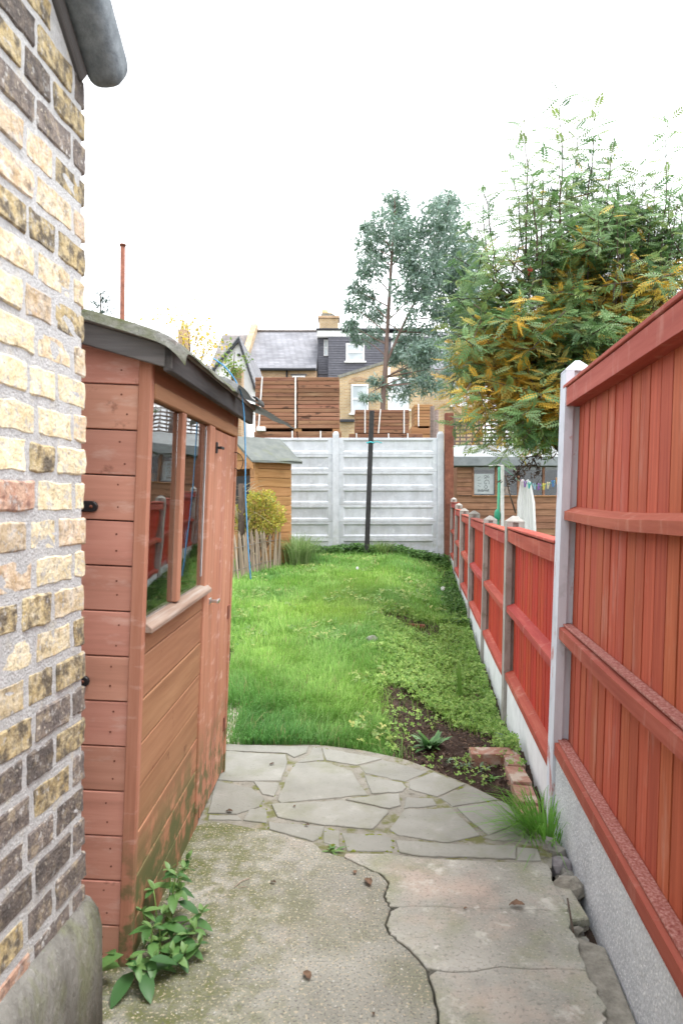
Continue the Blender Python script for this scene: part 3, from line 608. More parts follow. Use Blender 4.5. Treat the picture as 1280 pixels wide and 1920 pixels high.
# latch and turn button
bm = box_bm((-.002, -.018, -.012), (.004, .018, .012), .003); box_bm((.003, -.006, -.006), (.032, .006, .006), .004, 2, bm); box_bm((.026, -.022, -.006), (.036, .026, .008), .004, 2, bm)
link('latch_handle', bm_mesh('latch_handle', bm), K['steel'], door, (.001, WY1+.035, .845))
bm = box_bm((-.002, -.012, -.022), (.004, .012, .022), .003); box_bm((.003, -.005, -.005), (.018, .005, .005), .003, 1, bm); box_bm((.014, -.010, -.005), (.022, .05, .006), .003, 1, bm)
link('turn_button', bm_mesh('turn_button', bm), K['black_metal'], door, (.001, WY1+.055, 1.435))
tube('wire_hook', spline([(.0, SL-.03, 1.44), (.03, SL-.06, 1.43), (.05, SL-.08, 1.40), (.03, SL-.04, 1.36), (.005, SL-.02, 1.37)], 4), .0018, K['black_metal'], shed, 5)
box('hinge', (-.002, SL-.05, .70), (.004, SL-.008, .76), K['rust'], door, .001); box('hinge', (-.002, SL-.05, .20), (.004, SL-.008, .26), K['rust'], door, .001)
# black strap ends on the gable
for zz, wd in ((1.222, .066), (.765, .060)):
    x1 = -.132+wd-.06; pl = [(-.22, zz-.0145)]+[(x1-.0145+.0145*math.sin(a), zz-.0145*math.cos(a)) for a in [math.pi*k/10 for k in range(11)]]+[(-.22, zz+.0145)]
    st_ = prism('strap_end', pl, -.016, -.0045, K['black'], shed, 'y', bev=.0025)
    tube('screw', [(x1-.016, -.0175, zz), (x1-.016, -.0155, zz)], .0045, K['rust'], st_, 8)
# nails
bm = bmesh.new()
for k in range(14):
    for dz in (.035, .085):
        for xx in (-.07+random.uniform(-.01, .01),):
            zc = .004+k*cov+dz+random.uniform(-.008, .008)
            if zc < EAVE-.05: tube_bm([(xx, -.0052, zc), (xx, -.003, zc)], .0026, 6, bm)
link('nails', bm_mesh('nails', bm), K['rust'], shed)['kind'] = 'stuff'
# roof: deck, fascia, felt
def deck_half(s):
    x0, x1 = -SW/2, (.075 if s > 0 else -SW-.075); zt = gable_top(-SW/2)+.022
    zz = zt-PIT*abs(x1-x0); t = .016
    return [(x0, zt), (x1, zz), (x1, zz+t), (x0, zt+t)]
for s in (1, -1): prism('roof_deck', deck_half(s), -.055, SL+.06, K['deck'], shed, 'y', bev=.001)
ze = gable_top(-SW/2)+.022-PIT*(SW/2+.07)
box('eave_fascia', (.043, -.052, ze-.062), (.066, SL+.05, ze+.002), K['fascia'], shed, .003)
box('soffit_batten', (.0, -.03, ze-.03), (.042, SL+.02, ze-.004), K['fascia'], shed, .002)
prism('verge_board', [(-SW/2, gable_top(-SW/2)-.035), (.066, gable_top(-SW/2)-.035-PIT*(SW/2+.066)), (.066, gable_top(-SW/2)+.021-PIT*(SW/2+.066)), (-SW/2, gable_top(-SW/2)+.021)], -.052, -.036, K['fascia_x'], shed, 'y', bev=.002)
def felt(name, y0, y1, xend, seed, mat, thick=.006, lift=.0, hang=.03):
    bm = bmesh.new(); ny, nx = 46, 30; g = []
    for i in range(ny+1):
        y = y0+(y1-y0)*i/ny; row = []
        for k in range(nx+1):
            t = k/nx; x = -SW/2-.05+(xend+SW/2+.05)*t
            wv = mnoise.noise(Vector((y*3.2+seed, 1.3, 0)))
            xe = x+(t**6)*.022*wv
            zz = gable_top(-SW/2)+.056+lift-PIT*max(0, xe+SW/2)
            over = max(0, xe-.066)
            zz -= over*1.3*hang/.03*.5+ (max(0, t-.86)/.14)**2*hang*(.7+.5*mnoise.noise(Vector((y*5+seed, 4, 0))))
            zz += .006*mnoise.noise(Vector((x*6, y*6, seed)))+.016*(t**3)*mnoise.noise(Vector((y*4.5, 9+seed, 0)))
            fr = max(0, 1-i/2.5); zz -= fr**2*.034
            row.append(bm.verts.new((xe, y, zz)))
        g.append(row)
    for i in range(ny):
        for k in range(nx): bm.faces.new((g[i][k], g[i][k+1], g[i+1][k+1], g[i+1][k]))
    r = bmesh.ops.solidify(bm, geom=bm.faces[:], thickness=thick)
    return link(name, bm_mesh(name, bm, True), mat, shed)
felt('roof_felt', -.075, .86, .100, 1.0, K['felt_moss'], .008, hang=.026)
felt('roof_felt', .70, SL+.10, .105, 5.0, K['felt'], .006, .012, hang=.012)
fl = [(-.02, SL-.12, ze+.035), (.10, SL-.08, ze+.012), (.20, SL+.10, ze-.035), (.24, SL+.21, ze-.060), (.16, SL+.25, ze-.03), (.02, SL+.20, ze+.02), (-.15, SL+.14, ze+.06), (-.15, SL-.08, ze+.07)]
bm = bmesh.new(); c = bm.verts.new((.04, SL+.06, ze+.03)); vs = [bm.verts.new((p[0], p[1], p[2]+random.uniform(-.004, .004))) for p in spline(fl+[fl[0]], 4)[:-1]]
for i in range(len(vs)): bm.faces.new((c, vs[i], vs[(i+1) % len(vs)]))
bmesh.ops.solidify(bm, geom=bm.faces[:], thickness=.005); link('torn_felt_flap', bm_mesh('torn_felt_flap', bm), K['roof_pale'], shed)
bm = bmesh.new(); n = 10; g = []
for i in range(n+1):
    a = -.5+2.6*i/n; g.append([bm.verts.new((.105+.02*math.sin(a)+.006*k % .01, SL-.22+.024*k, ze+.008+.022*math.cos(a))) for k in range(8)])
for i in range(n):
    for k in range(7): bm.faces.new((g[i][k], g[i][k+1], g[i+1][k+1], g[i+1][k]))
link('felt_fold', bm_mesh('felt_fold', bm, True), K['black'], shed)
# blue cable over the eave
cpts = [P(400, 672, 2.62), P(424, 690, 2.66), P(446, 722, 2.70), P(456, 760, 2.74), P(460, 840, 2.76), P(460, 920, 2.77), P(464, 1000, 2.78), P(467, 1050, 2.78), P(470, 1086, 2.79)]
o = tube('cable', spline(cpts, 6), .0027, K['blue'], None, 8); tag(o, 'thin blue cable hanging over the shed eave', 'cable')

# ================================================================ FENCES (right and back)
YAW = -math.atan(FXS)
def post_mesh(h0, h1, wx=.1, wy=.1, slot=.035, cap=.045):
    b = bmesh.new(); s = .018; a, c = wx/2-slot/2, wx/2+slot/2
    poly = [(0, -wy/2), (a, -wy/2), (a, -wy/2+s), (c, -wy/2+s), (c, -wy/2), (wx, -wy/2), (wx, wy/2), (c, wy/2), (c, wy/2-s), (a, wy/2-s), (a, wy/2), (0, wy/2)]
    prism_bm(poly, h0, h1-cap, 'z', b)
    lo = [(0, -wy/2), (wx, -wy/2), (wx, wy/2), (0, wy/2)]
    zz = h1-cap
    L0 = [b.verts.new((x, y, zz-.0)) for x, y in lo]; L1 = [b.verts.new((x, y, zz+.008)) for x, y in lo]
    L2 = [b.verts.new((wx/2+(x-wx/2)*.18, y*.3, h1)) for x, y in lo]
    for A, B in ((L0, L1), (L1, L2)):
        for k in range(4): b.faces.new((A[k], A[(k+1) % 4], B[(k+1) % 4], B[k]))
    b.faces.new(L0[::-1]); b.faces.new(L2)
    bmesh.ops.bevel(b, geom=[e for e in b.edges if e.calc_length() > .3 and e.is_manifold and e.calc_face_angle(0) > .5], offset=.005, segments=1, affect='EDGES')
    for v in b.verts: v.co += Vector((random.uniform(-.0012, .0012) for _ in range(3)))
    return bm_mesh('post', b)
def boards(parent, u0, u1, z0, z1, mat, x=.058, cover=.078, gap=.0065):
    n = int(round((u1-u0)/cover)); cv = (u1-u0)/n; w = cv-gap
    me = mesh('board', [(.0, 0, 0), (.017, 0, 0), (.017, 0, 1), (.0, 0, 1), (.0012, w, 0), (.015, w, 0), (.015, w, 1), (.0012, w, 1)],
              [(0, 1, 2, 3), (4, 7, 6, 5), (0, 4, 5, 1), (1, 5, 6, 2), (2, 6, 7, 3), (3, 7, 4, 0)])
    me.materials.append(mat)
    for k in range(n):
        o = link('board', me, None, parent, (x+random.uniform(-.0015, .0015)*(1 if gap > .003 else .3), u0+k*cv+random.uniform(-.0015, .0015)*(1 if gap > .003 else .2), z0+random.uniform(-.004, .004)))
        o.scale = (1, 1, z1-z0); jz = .008 if gap > .003 else .0015; o.rotation_euler = (random.uniform(-.0015, .0015), 0, random.uniform(-jz, jz))
    box('gap_shade_sheet', (x+.0185, u0, z0), (x+.0215, u1, z1-.004), K['dark_in'], parent, 0)  # added near-black sheet, paints the shadow lines in the gaps between boards
def rail(parent, u0, u1, zc, h, d, mat, x=.058, bow=.0, slope=.018, name='rail'):
    b = bmesh.new(); n = 8; R_ = []
    for i in range(n+1):
        u = u0+(u1-u0)*i/n; dz = -bow*math.sin(math.pi*i/n)+random.uniform(-.001, .001)
        R_.append([b.verts.new((x, u, zc-h/2+dz)), b.verts.new((x-d, u, zc-h/2+dz)), b.verts.new((x-d, u, zc+h/2-slope+dz)), b.verts.new((x, u, zc+h/2+dz))])
    for i in range(n):
        for k in range(4): b.faces.new((R_[i][k], R_[i][(k+1) % 4], R_[i+1][(k+1) % 4], R_[i+1][k]))
    b.faces.new(R_[0]); b.faces.new(R_[-1][::-1])
    return link(name, bm_mesh(name, b), mat, parent)
# tall fence: local y runs away from the camera, x away from the garden
tall = empty('tall_fence', (fence_x(2.71)-.006, 2.71, 0), (0, R(1.9), YAW), 'tall terracotta board fence with white concrete post and speckled gravel board', 'fence')
link('post', post_mesh(-.35, 1.775, .1, .1), K['post_white'], tall)
link('post', post_mesh(-.35, 1.775, .1, .1), K['post_white'], tall, (0, -1.505, 0))
link('post', post_mesh(-.35, 1.775, .1, .1), K['post_white'], tall, (0, -3.01, 0))
for ub in (-1.47, -2.975):
    a, c = ub+.015, ub+1.435; pan = empty('panel', (0, 0, 0)); pan.parent = tall
    boards(pan, a, c, .25, 1.64, K['red_tall'], .058, .086, .0042)
    rail(pan, a-.01, c+.045, 1.628, .072, .055, K['red_tall_y'], .060, slope=.004)
    rail(pan, a-.01, c+.07, 1.178, .052, .048, K['red_tall_y'], .060, .012, slope=.02)
    rail(pan, a-.01, c+.035, .715, .055, .052, K['red_tall_y'], .060, .01, slope=.012)
    rail(pan, a-.01, c+.02, .262, .055, .055, K['red_tall_y'], .060, slope=.010)
    box('gravelly_ledge', (.018, a, .287), (.056, c, .2935), K['red_gravel'], pan, .001)
    box('gravelly_ledge', (.022, a, .738), (.056, c, .7455), K['red_gravel'], pan, .001)
    box('cap_strip', (.0, a-.008, 1.664), (.085, c+.03, 1.680), K['red_tall_y'], pan, .003)
    box('gravel_board', (.012, a-.012, -.2), (.060, c+.012, .232), K['gravel_pebble'], tall, .004)
# low fence: six bays
low = empty('low_fence', (fence_x(2.71), 2.71, 0), (0, R(1.15), YAW), 'low bright red panel fence with grey concrete posts and white gravel boards', 'fence')
PU = [1.58, 3.11, 4.72, 6.33, 7.94, 9.5]; PT = [1.13, 1.10, 1.12, 1.13, 1.195, 1.29]; CT = [1.055, 1.03, 1.037, 1.045, 1.095, 1.20]
for k in range(6):
    link('post', post_mesh(-.55, PT[k], .108, .1, cap=.04), K['post_grey'], low, (0, PU[k], 0), (random.uniform(-.006, .006), random.uniform(-.008, .008), random.uniform(-.05, .05)))
    a = (PU[k-1] if k else 0)+.035; c = PU[k]-.035; t = CT[k]; pan = empty('panel', (0, 0, 0)); pan.parent = low
    boards(pan, a+.01, c-.005, t-.92, t-.02, K['red_low'], .055, .085, .0012)
    rail(pan, a+.02, c-.012, t-.045, .075, .05, K['red_low_y'], .058, .004, slope=.004)
    rail(pan, a+.02, c-.012, t-.49, .055, .05, K['red_low_y'], .058, random.uniform(-.004, .014), slope=.020)
    rail(pan, a+.02, c-.012, t-.905, .055, .05, K['red_low_y'], .058, random.uniform(-.004, .012), slope=.020)
    box('cap_strip', (.002, a+.01, t-.006), (.078, c-.005, t+.008), K['red_low_y'], pan, .003)
    box('gravel_board', (.022, a, t-1.30), (.066, c, t-.936), K['gravel_white'], low, .004)
# back fence of concrete panels
YB = 12.43
back = empty('concrete_fence', (P(727, 940, YB).x, YB, 0), (0, 0, 0), 'pale grey concrete panel fence across the end of the lawn', 'fence')
ps = FPX/YB; bx = [(433-727)/ps, (629.5-727)/ps, (825-727)/ps]
b_ = -.2
for x in bx:
    b = bmesh.new(); prism_bm([(x-.057, -.055), (x+.057, -.055), (x+.057, .055), (x-.057, .055)], b_, 2.44, 'z', b)
    L1 = [b.verts.new((x+sx*.057, sy*.055, 2.4401)) for sx, sy in ((-1, -1), (1, -1), (1, 1), (-1, 1))]; L2 = [b.verts.new((x+sx*.03, sy*.03, 2.49)) for sx, sy in ((-1, -1), (1, -1), (1, 1), (-1, 1))]
    for k in range(4): b.faces.new((L1[k], L1[(k+1) % 4], L2[(k+1) % 4], L2[k]))
    b.faces.new(L2)
    link('post', bm_mesh('post', b), K['conc_panel'], back)
def panel_mesh(w, h=.3035):
    b = bmesh.new(); X, Zz = w/2, h; f = [(-X, 0), (X, 0), (X, Zz), (-X, Zz)]
    ins = [(-X+.075, .048), (X-.075, .048), (X-.075, Zz-.042), (-X+.075, Zz-.042)]; in2 = [(-X+.105, .075), (X-.105, .075), (X-.105, Zz-.066), (-X+.105, Zz-.066)]
    A = [b.verts.new((x, -.022, z)) for x, z in f]; B = [b.verts.new((x, -.025, z)) for x, z in [(-X+.004, .004), (X-.004, .004), (X-.004, Zz-.004), (-X+.004, Zz-.004)]]
    C = [b.verts.new((x, -.025, z)) for x, z in ins]; D = [b.verts.new((x, .0, z)) for x, z in in2]; E = [b.verts.new((x, .022, z)) for x, z in f]
    for P_, Q in ((A, B), (B, C), (C, D)):
        for k in range(4): b.faces.new((P_[k], P_[(k+1) % 4], Q[(k+1) % 4], Q[k]))
    b.faces.new(D); b.faces.new(E[::-1])
    for k in range(4): b.faces.new((A[(k+1) % 4], A[k], E[k], E[(k+1) % 4]))
    return bm_mesh('panel', b)
for bay in (0, 1):
    wmid = (bx[bay]+bx[bay+1])/2; pm = panel_mesh(bx[bay+1]-bx[bay]-.112); pm.materials.append(K['conc_panel'])
    for r in range(8): link('panel', pm, None, back, (wmid, random.uniform(-.003, .003), 2.376-(r+1)*.3055+.001))
o = box('red_post', (-.075, -.07, -.2), (.075, .07, 1.4), K['rust'], None, .006, 0, None); o.location = (P(841, 940, 12.35).x, 12.35, 1.22+165/FPX*12.35-1.4)
me = o.data
for v in me.vertices:
    if v.co.z < 0: v.co.z = -2.9
tag(o, 'thick red timber post at the end of the concrete fence', 'post')

# ================================================================ YARD TIMBER, HOUSES
def tz(x, y): return float(terrain(x, y))
base = P(687, 1043, 11.97); top = P(697, 770, 11.97)
pole = empty('metal_pole', (base.x, base.y, 0), label='tall black square pole standing in the lawn before the concrete fence', cat='pole')
d = top-Vector((base.x, base.y, base.z)); ang = math.atan2(d.x, d.z)
box('shaft', (-.042, -.042, -.35), (.042, .042, d.length+base.z*0), K['black_metal'], pole, .004, 0, (0, 0, base.z), (0, ang, 0))
q = P(694, 830, 11.97)-Vector((base.x, base.y, 0))
bm = tube_bm([q+Vector((.062*math.cos(a), .062*math.sin(a), .006*math.sin(3*a))) for a in [k*math.pi/6 for k in range(13)]], .012, 6); tube_bm([q+Vector((.05, -.05, 0)), q+Vector((.12, -.06, .012)), q+Vector((.20, -.05, -.01))], .008, 5, bm)
link('knotted_cord', bm_mesh('knotted_cord', bm), K['teal'], pole)

def stack(name, px0, px1, py0, py1, Y, depth, rows, mat, straps, label, halves=1, group='timber stacks in the yard'):
    a, c = P(px0, py1, Y), P(px1, py0, Y); wd, ht = c.x-a.x, c.z-a.z
    root = empty(name, (a.x, Y, a.z), label=label, cat='timber stack', group=group)
    rh = ht/rows; hw = wd/halves
    for r in range(rows):
        for hh in range(halves):
            nsub = 1 if r % 3 else 2
            j = random.uniform(-.012, .012)
            box('board', (hh*hw+.002+random.uniform(0, .008), -random.uniform(0, .014), r*rh+.002), ((hh+1)*hw-.002-random.uniform(0, .02), depth+j, (r+1)*rh-random.uniform(.002, .007)), mat, root, .006)
    for s0, s1 in straps:
        x0, x1 = P(s0, py0, Y).x-a.x, P(s1, py1, Y).x-a.x
        bm = bmesh.new(); w2 = .016
        A = [(x0-w2, -.022, ht+.006), (x0+w2, -.022, ht+.006), (x1+w2, -.022, -.004), (x1-w2, -.022, -.004)]
        f = [bm.verts.new(p) for p in A]; g = [bm.verts.new((p[0], p[1]-.004, p[2])) for p in A]
        bm.faces.new(f[::-1]); bm.faces.new(g)
        for k in range(4): bm.faces.new((f[k], f[(k+1) % 4], g[(k+1) % 4], g[k]))
        box_bm((x0-w2, -.025, ht+.003), (x0+w2, depth, ht+.008), 0, 1, bm)
        link('strap', bm_mesh('strap', bm), K['strap'], root)
    return root, wd, ht
YS = 14.4
stack('timber_stack', 478, 637, 707, 803, YS, 1.1, 13, K['timber'], [(492, 485), (554, 554)], 'large strapped stack of dark brown boards above the concrete fence', 2)
# bundles that carry it
s2, w2_, h2_ = stack('timber_stack', 476, 640, 809, 862, YS-.02, 1.15, 6, K['timber'], [(548, 548), (601, 601)], 'strapped brown board bundle directly beneath the large stack', 2)
def bearers(px0, px1, py0, py1, Y, depth, label, n=3):
    a, c = P(px0, py1, Y), P(px1, py0, Y)
    for k in range(n):
        x = a.x+(c.x-a.x)*(.06+.88*k/(n-1)); o = box('bearer', (x-.08, Y+.02, a.z), (x+.08, Y+depth-.02, c.z), K['timber_pale'], None, .004)
        tag(o, label, 'timber', 'bearers under the timber stacks')
bearers(476, 640, 803, 809, YS, 1.1, 'pale bearer between the large brown stack and its lower bundle')
bearers(478, 640, 862, 872, YS, 1.1, 'pale bearer under the lower brown bundle')
stack('timber_stack', 476, 640, 872, 962, YS, 1.1, 10, K['timber'], [(548, 548)], 'lowest brown board bundle on the yard ground behind the concrete fence', 2)
YM = 16.5
stack('timber_stack', 665, 768, 768, 812, YM, .9, 7, K['timber'], [(684, 684), (713, 709), (757, 757)], 'small strapped stack of reddish boards right of the large stack', 1)
stack('timber_stack', 654, 793, 813, 960, YM-.02, .95, 18, K['timber'], [(668, 668), (728, 728), (764, 764)], 'broad bundle of boards under the small reddish stack', 1)
stack('timber_stack', 776, 812, 758, 799, 18.0, .8, 7, K['timber_pale'], [(784, 784)], 'pale yellowish board stack behind the right end of the concrete fence', 1)
stack('timber_stack', 770, 815, 803, 960, 18.0, .85, 14, K['timber_pale'], [], 'pale board bundle under the yellowish stack', 1)
bearers(776, 812, 799, 803, 18.0, .8, 'dark bearer under the pale yellowish stack', 2)
o = box('white_box', (0, 0, 0), (.18, .12, .09), K['white'], None, .006); o.location = P(481, 810, YS-.14); o.location.z = P(0, 809, YS-.02).z; tag(o, 'white packet lying beside the large timber stack', 'packet')
o = tube('yard_post', [P(804+6, 960, 15.4), P(804+6, 762, 15.4)], .05, K['lattice'], None, 8); tag(o, 'grey weathered round stake behind the concrete fence', 'stake')
o = tube('yard_post', [P(818, 960, 15.2), P(818, 768, 15.2)], .045, K['lattice'], None, 8); tag(o, 'thin brown stake beside the thick red post', 'stake')

def window(parent, x0, x1, z0, z1, y, pane='pane_far', bars=1, fr=.07, open_=False, sill=True):
    f = empty('window', (0, 0, 0)); f.parent = parent
    bm = bmesh.new()
    for lo, hi in (((x0, y-.06, z0), (x0+fr, y+.05, z1)), ((x1-fr, y-.06, z0), (x1, y+.05, z1)), ((x0+fr, y-.055, z1-fr), (x1-fr, y+.05, z1)), ((x0+fr, y-.055, z0), (x1-fr, y+.05, z0+fr))): box_bm(lo, hi, 0, 1, bm)
    for k in range(bars):
        zc = z0+(z1-z0)*(k+1)/(bars+1); box_bm((x0+fr, y-.05, zc-.04), (x1-fr, y+.04, zc+.04), 0, 1, bm)
    link('frame', bm_mesh('frame', bm), K['white_frame'], f)
    for k in range(bars+1):
        za = z0+(z1-z0)*k/(bars+1); zb = z0+(z1-z0)*(k+1)/(bars+1)
        box('pane', (x0+fr*.8, y-.01, za+.03), (x1-fr*.8, y+.02, zb-.03), K[pane], f, 0)
    if sill: box('sill', (x0-.1, y-.16, z0-.09), (x1+.1, y+.03, z0-.005), K['white_frame'] if pane == 'pane_far' else K['render'], f, .01)
    return f
GZ = -.5
# slate-roofed terrace
Yh = 38.0; hx = lambda px, Y=Yh: (px-640)/FPX*Y; hz = lambda py, Y=Yh: CAMZ-(py-HY)/FPX*Y
t1 = empty('terraced_house', (0, 0, 0), label='brick terraced house with plain slate roof and party parapet', cat='house')
xl, xr = hx(462), hx(594); ez = hz(692); rz = hz(622, 43); 
prism('wall', [(Yh, GZ), (Yh+8, GZ), (Yh+8, ez-.1), (Yh, ez-.1)], xl, xr-.02, K['house_brick2'], t1, 'x')
prism('roof', [(Yh-.25, ez), (Yh+5, rz), (Yh+10, ez), (Yh+10, ez-.12), (Yh+5, rz-.12), (Yh-.25, ez-.12)], xl, xr-.02, K['slate'], t1, 'x')
prism('party_parapet', [(Yh-.2, ez-.2), (Yh-.2, ez+.45), (Yh+4.7, rz+.42), (Yh+5.3, rz+.42), (Yh+9, ez+.4), (Yh+9, ez-.2)], xl-.34, xl-.003, K['house_brick'], t1, 'x')
tube('ridge_tile', [(xl, Yh+5, rz+.02), (xr-.03, Yh+5, rz+.02)], .12, K['tile'], t1, 8)
tube('gutter', [(xl, Yh-.3, ez-.06), (xr-.05, Yh-.3, ez-.06)], .08, K['gutter'], t1, 8)
tube('downpipe', [(hx(538), Yh-.1, ez-.05), (hx(538), Yh-.1, GZ)], .05, K['gutter'], t1, 8)
box('arch_lintel', (hx(545), Yh-.04, hz(705)), (hx(575), Yh+.01, hz(701)), K['tile'], t1, .01)
window(t1, hx(548), hx(572), hz(745), hz(705), Yh-.02, 'pane_mid')
# neighbour further left, lower tiled roof with stack
t2 = empty('terraced_house', (0, 0, 0), label='tiled terraced house roof with chimney behind the yellow tree', cat='house')
xa = hx(388)
prism('wall', [(Yh+.4, GZ), (Yh+8, GZ), (Yh+8, ez-.3), (Yh+.4, ez-.3)], xa, xl-.36, K['house_brick2'], t2, 'x')
r2 = hz(628, 43)
prism('roof', [(Yh+.1, ez-.2), (Yh+5, r2), (Yh+10, ez-.2), (Yh+10, ez-.3), (Yh+5, r2-.12), (Yh+.1, ez-.32)], xa, xl-.36, K['tile'], t2, 'x')
cx0, cx1 = hx(337, 43), hx(355, 43)
t4 = empty('low_house', (0, 0, 0), label='low tiled house with chimney pots beyond the yellow tree', cat='house'); r4 = r2-1.9; e4 = ez-1.9
prism('wall', [(Yh+.4, GZ), (Yh+8, GZ), (Yh+8, e4-.3), (Yh+.4, e4-.3)], hx(240), xa-.01, K['house_brick2'], t4, 'x')
prism('roof', [(Yh+.1, e4-.2), (Yh+5, r4), (Yh+10, e4-.2), (Yh+10, e4-.3), (Yh+5, r4-.12), (Yh+.1, e4-.32)], hx(240), xa-.01, K['tile'], t4, 'x')
ch = box('chimney', (cx0, 42.6, r4-.8), (cx1, 43.4, hz(620, 43)), K['house_brick2'], t4, .02)
for k in range(2):
    xx = cx0+(cx1-cx0)*(.28+.44*k); tube('chimney_pot', [(xx, 43, hz(621, 43)), (xx, 43, hz(606, 43))], [.13, .10], K['pot'], ch, 8)
# dormer house
t3 = empty('dormer_house', (0, 0, 0), label='brick house with dark slate-hung dormer and white windows behind the eucalyptus', cat='house')
xD0, xD1 = hx(594), hx(905)
prism('wall', [(Yh, GZ), (Yh+9, GZ), (Yh+9, hz(708)), (Yh, hz(708))], xD0, xD1, K['house_brick'], t3, 'x')
dm = box('dormer', (xD0+.02, Yh+.7, hz(706)), (hx(806), Yh+8, hz(632)), K['clad'], t3, .01)
def courses(parent, x0, x1, z0, z1, y, rows, hole=()):
    rh = (z1-z0)/rows
    for r in range(rows):
        za, zb = z0+r*rh, z0+(r+1)*rh; segs = [(x0, x1)]
        for hx0, hx1, hz0, hz1 in hole:
            if zb > hz0 and za < hz1:
                ns = []
                for s in segs:
                    if hx0 > s[0] and hx1 < s[1]: ns += [(s[0], hx0), (hx1, s[1])]
                    else: ns.append(s)
                segs = ns
        for s in segs:
            me = mesh('slate_course', [(s[0], y-.035, za), (s[1], y-.035, za), (s[1], y, zb+.02), (s[0], y, zb+.02), (s[0], y+.03, za), (s[1], y+.03, za), (s[1], y+.03, zb), (s[0], y+.03, zb)],
                      [(0, 1, 2, 3), (0, 4, 5, 1), (1, 5, 6, 2), (0, 3, 7, 4)]); link('slate_course', me, K['clad'], parent)
W1 = (hx(648.5), hx(683), hz(677), hz(643)); W2 = (hx(733), hx(770), hz(664), hz(630.5))
yf = Yh+.1
box('dormer_cheek', (hx(615), yf+.02, hz(707)), (hx(806), Yh+.75, hz(631)), K['clad'], dm, .01)
courses(dm, hx(615), hx(806), hz(708), hz(630), yf, 17, [(W1[0], W1[1], W1[2], W1[3]), (W2[0], W2[1], W2[2], W2[3])])
courses(dm, xD0+.03, hx(615)-.02, hz(697), hz(630), Yh+.66, 15, [(hx(606.5), hx(614), hz(663), hz(632))])
window(dm, *W1, yf, 'pane_far', 1, .09); window(dm, *W2, yf, 'pane_far', 1, .09)
window(dm, hx(606.5), hx(614.3), hz(663), hz(632), Yh+.64, 'pane_far', 1, .05, sill=False)
box('white_fascia', (xD0, yf-.05, hz(630.5)), (hx(641), yf+.3, hz(619)), K['white_frame'], dm, .01)
box('white_fascia', (hx(641)+.01, yf-.03, hz(630.5)), (hx(806), yf+.3, hz(624)), K['white_frame'], dm, .01)
box('flat_roof', (xD0-.05, yf-.15, hz(618.6)), (hx(806), Yh+8, hz(615.5)), K['gutter'], dm, .01)
tube('gutter', [(hx(720), yf-.2, hz(637)), (hx(815), yf-.2, hz(637))], .07, K['gutter'], dm, 8)
prism('roof', [(Yh-.2, hz(700)), (Yh+5, hz(622, 43)), (Yh+5, hz(622, 43)-.2), (Yh-.2, hz(700)-.2)], hx(807), xD1, K['slate'], t3, 'x')
c2 = box('chimney', (hx(599, 41), 40.6, hz(640, 41)), (hx(634, 41), 41.6, hz(600, 41)), K['house_brick'], t3, .01)
box('oversail', (hx(598, 41)-.05, 40.52, hz(600, 41)), (hx(634, 41)+.08, 41.7, hz(596, 41)), K['house_brick2'], c2, .01)
prism('flaunching', [(hx(600, 41), hz(596, 41)), (hx(632, 41), hz(596, 41)), (hx(622, 41), hz(590, 41)), (hx(604, 41), hz(590, 41))], 40.7, 41.5, K['render'], c2, 'y')
tube('chimney_pot', [(hx(609, 41), 41, hz(591, 41)), (hx(609, 41), 41, hz(581, 41))], [.2, .17], K['pot'], c2, 9); tube('chimney_pot', [(hx(617, 41), 41.3, hz(591, 41)), (hx(617, 41), 41.3, hz(584, 41))], [.17, .15], K['pot'], c2, 9)
# paired outrigger in front
Yo = 34.0; ox = lambda p: hx(p, Yo); oz = lambda p: hz(p, Yo)
out = empty('rear_outrigger', (0, 0, 0), label='yellow brick rear gable with arched sash windows behind the timber stacks', cat='house')
wl = [(ox(636), GZ), (ox(850), GZ), (ox(850), oz(708)), (ox(742), oz(675)), (ox(636), oz(708))]
prism('wall', wl, Yo, Yh-.02, K['house_brick'], out, 'y')
for s in ((636, 742), (850, 742)):
    a, c = (ox(s[0]), oz(709)), (ox(s[1]), oz(675.5)); prism('coping', [(a[0], a[1]), (c[0], c[1]), (c[0], c[1]+.14), (a[0]-(.1 if s[0] < 700 else -.1), a[1]+.12)], Yo-.06, Yh-.05, K['render'], out, 'y')
for (p0, p1, q0, q1) in ((658, 690.5, 775, 721), (732, 766, 768, 708)):
    box('reveal', (ox(p0)-.02, Yo-.012, oz(q0)), (ox(p1)+.02, Yo+.02, oz(q1)), K['dark_in'], out, 0)
    window(out, ox(p0), ox(p1), oz(q0), oz(q1), Yo-.02, 'pane_far', 1, .08)
    bm = bmesh.new(); xm, hw = (ox(p0)+ox(p1))/2, (ox(p1)-ox(p0))/2+.05
    for k in range(13):
        a = -1+2*k/12.; x = xm+hw*a; zc = oz(q1)+.05+.12*(1-a*a); box_bm((-.03, Yo-.045, 0), (.03, Yo+.01, .2), 0, 1, bm, Matrix.Translation((x, 0, zc)) @ Matrix.Rotation(a*.25, 4, 'Y'))
    link('brick_arch', bm_mesh('brick_arch', bm), K['house_brick2'], out)
tube('downpipe', [(ox(729), Yo-.1, oz(690)), (ox(729), Yo-.1, GZ)], .06, K['white_frame'], out, 8)
box('sill_ledge', (ox(637), Yo-.25, oz(792)), (ox(664), Yo-.01, oz(787)), K['gutter'], out, .01)
window(out, ox(846), ox(849)+.8, oz(760), oz(716), Yo-.02, 'pane_far', 1, .07)
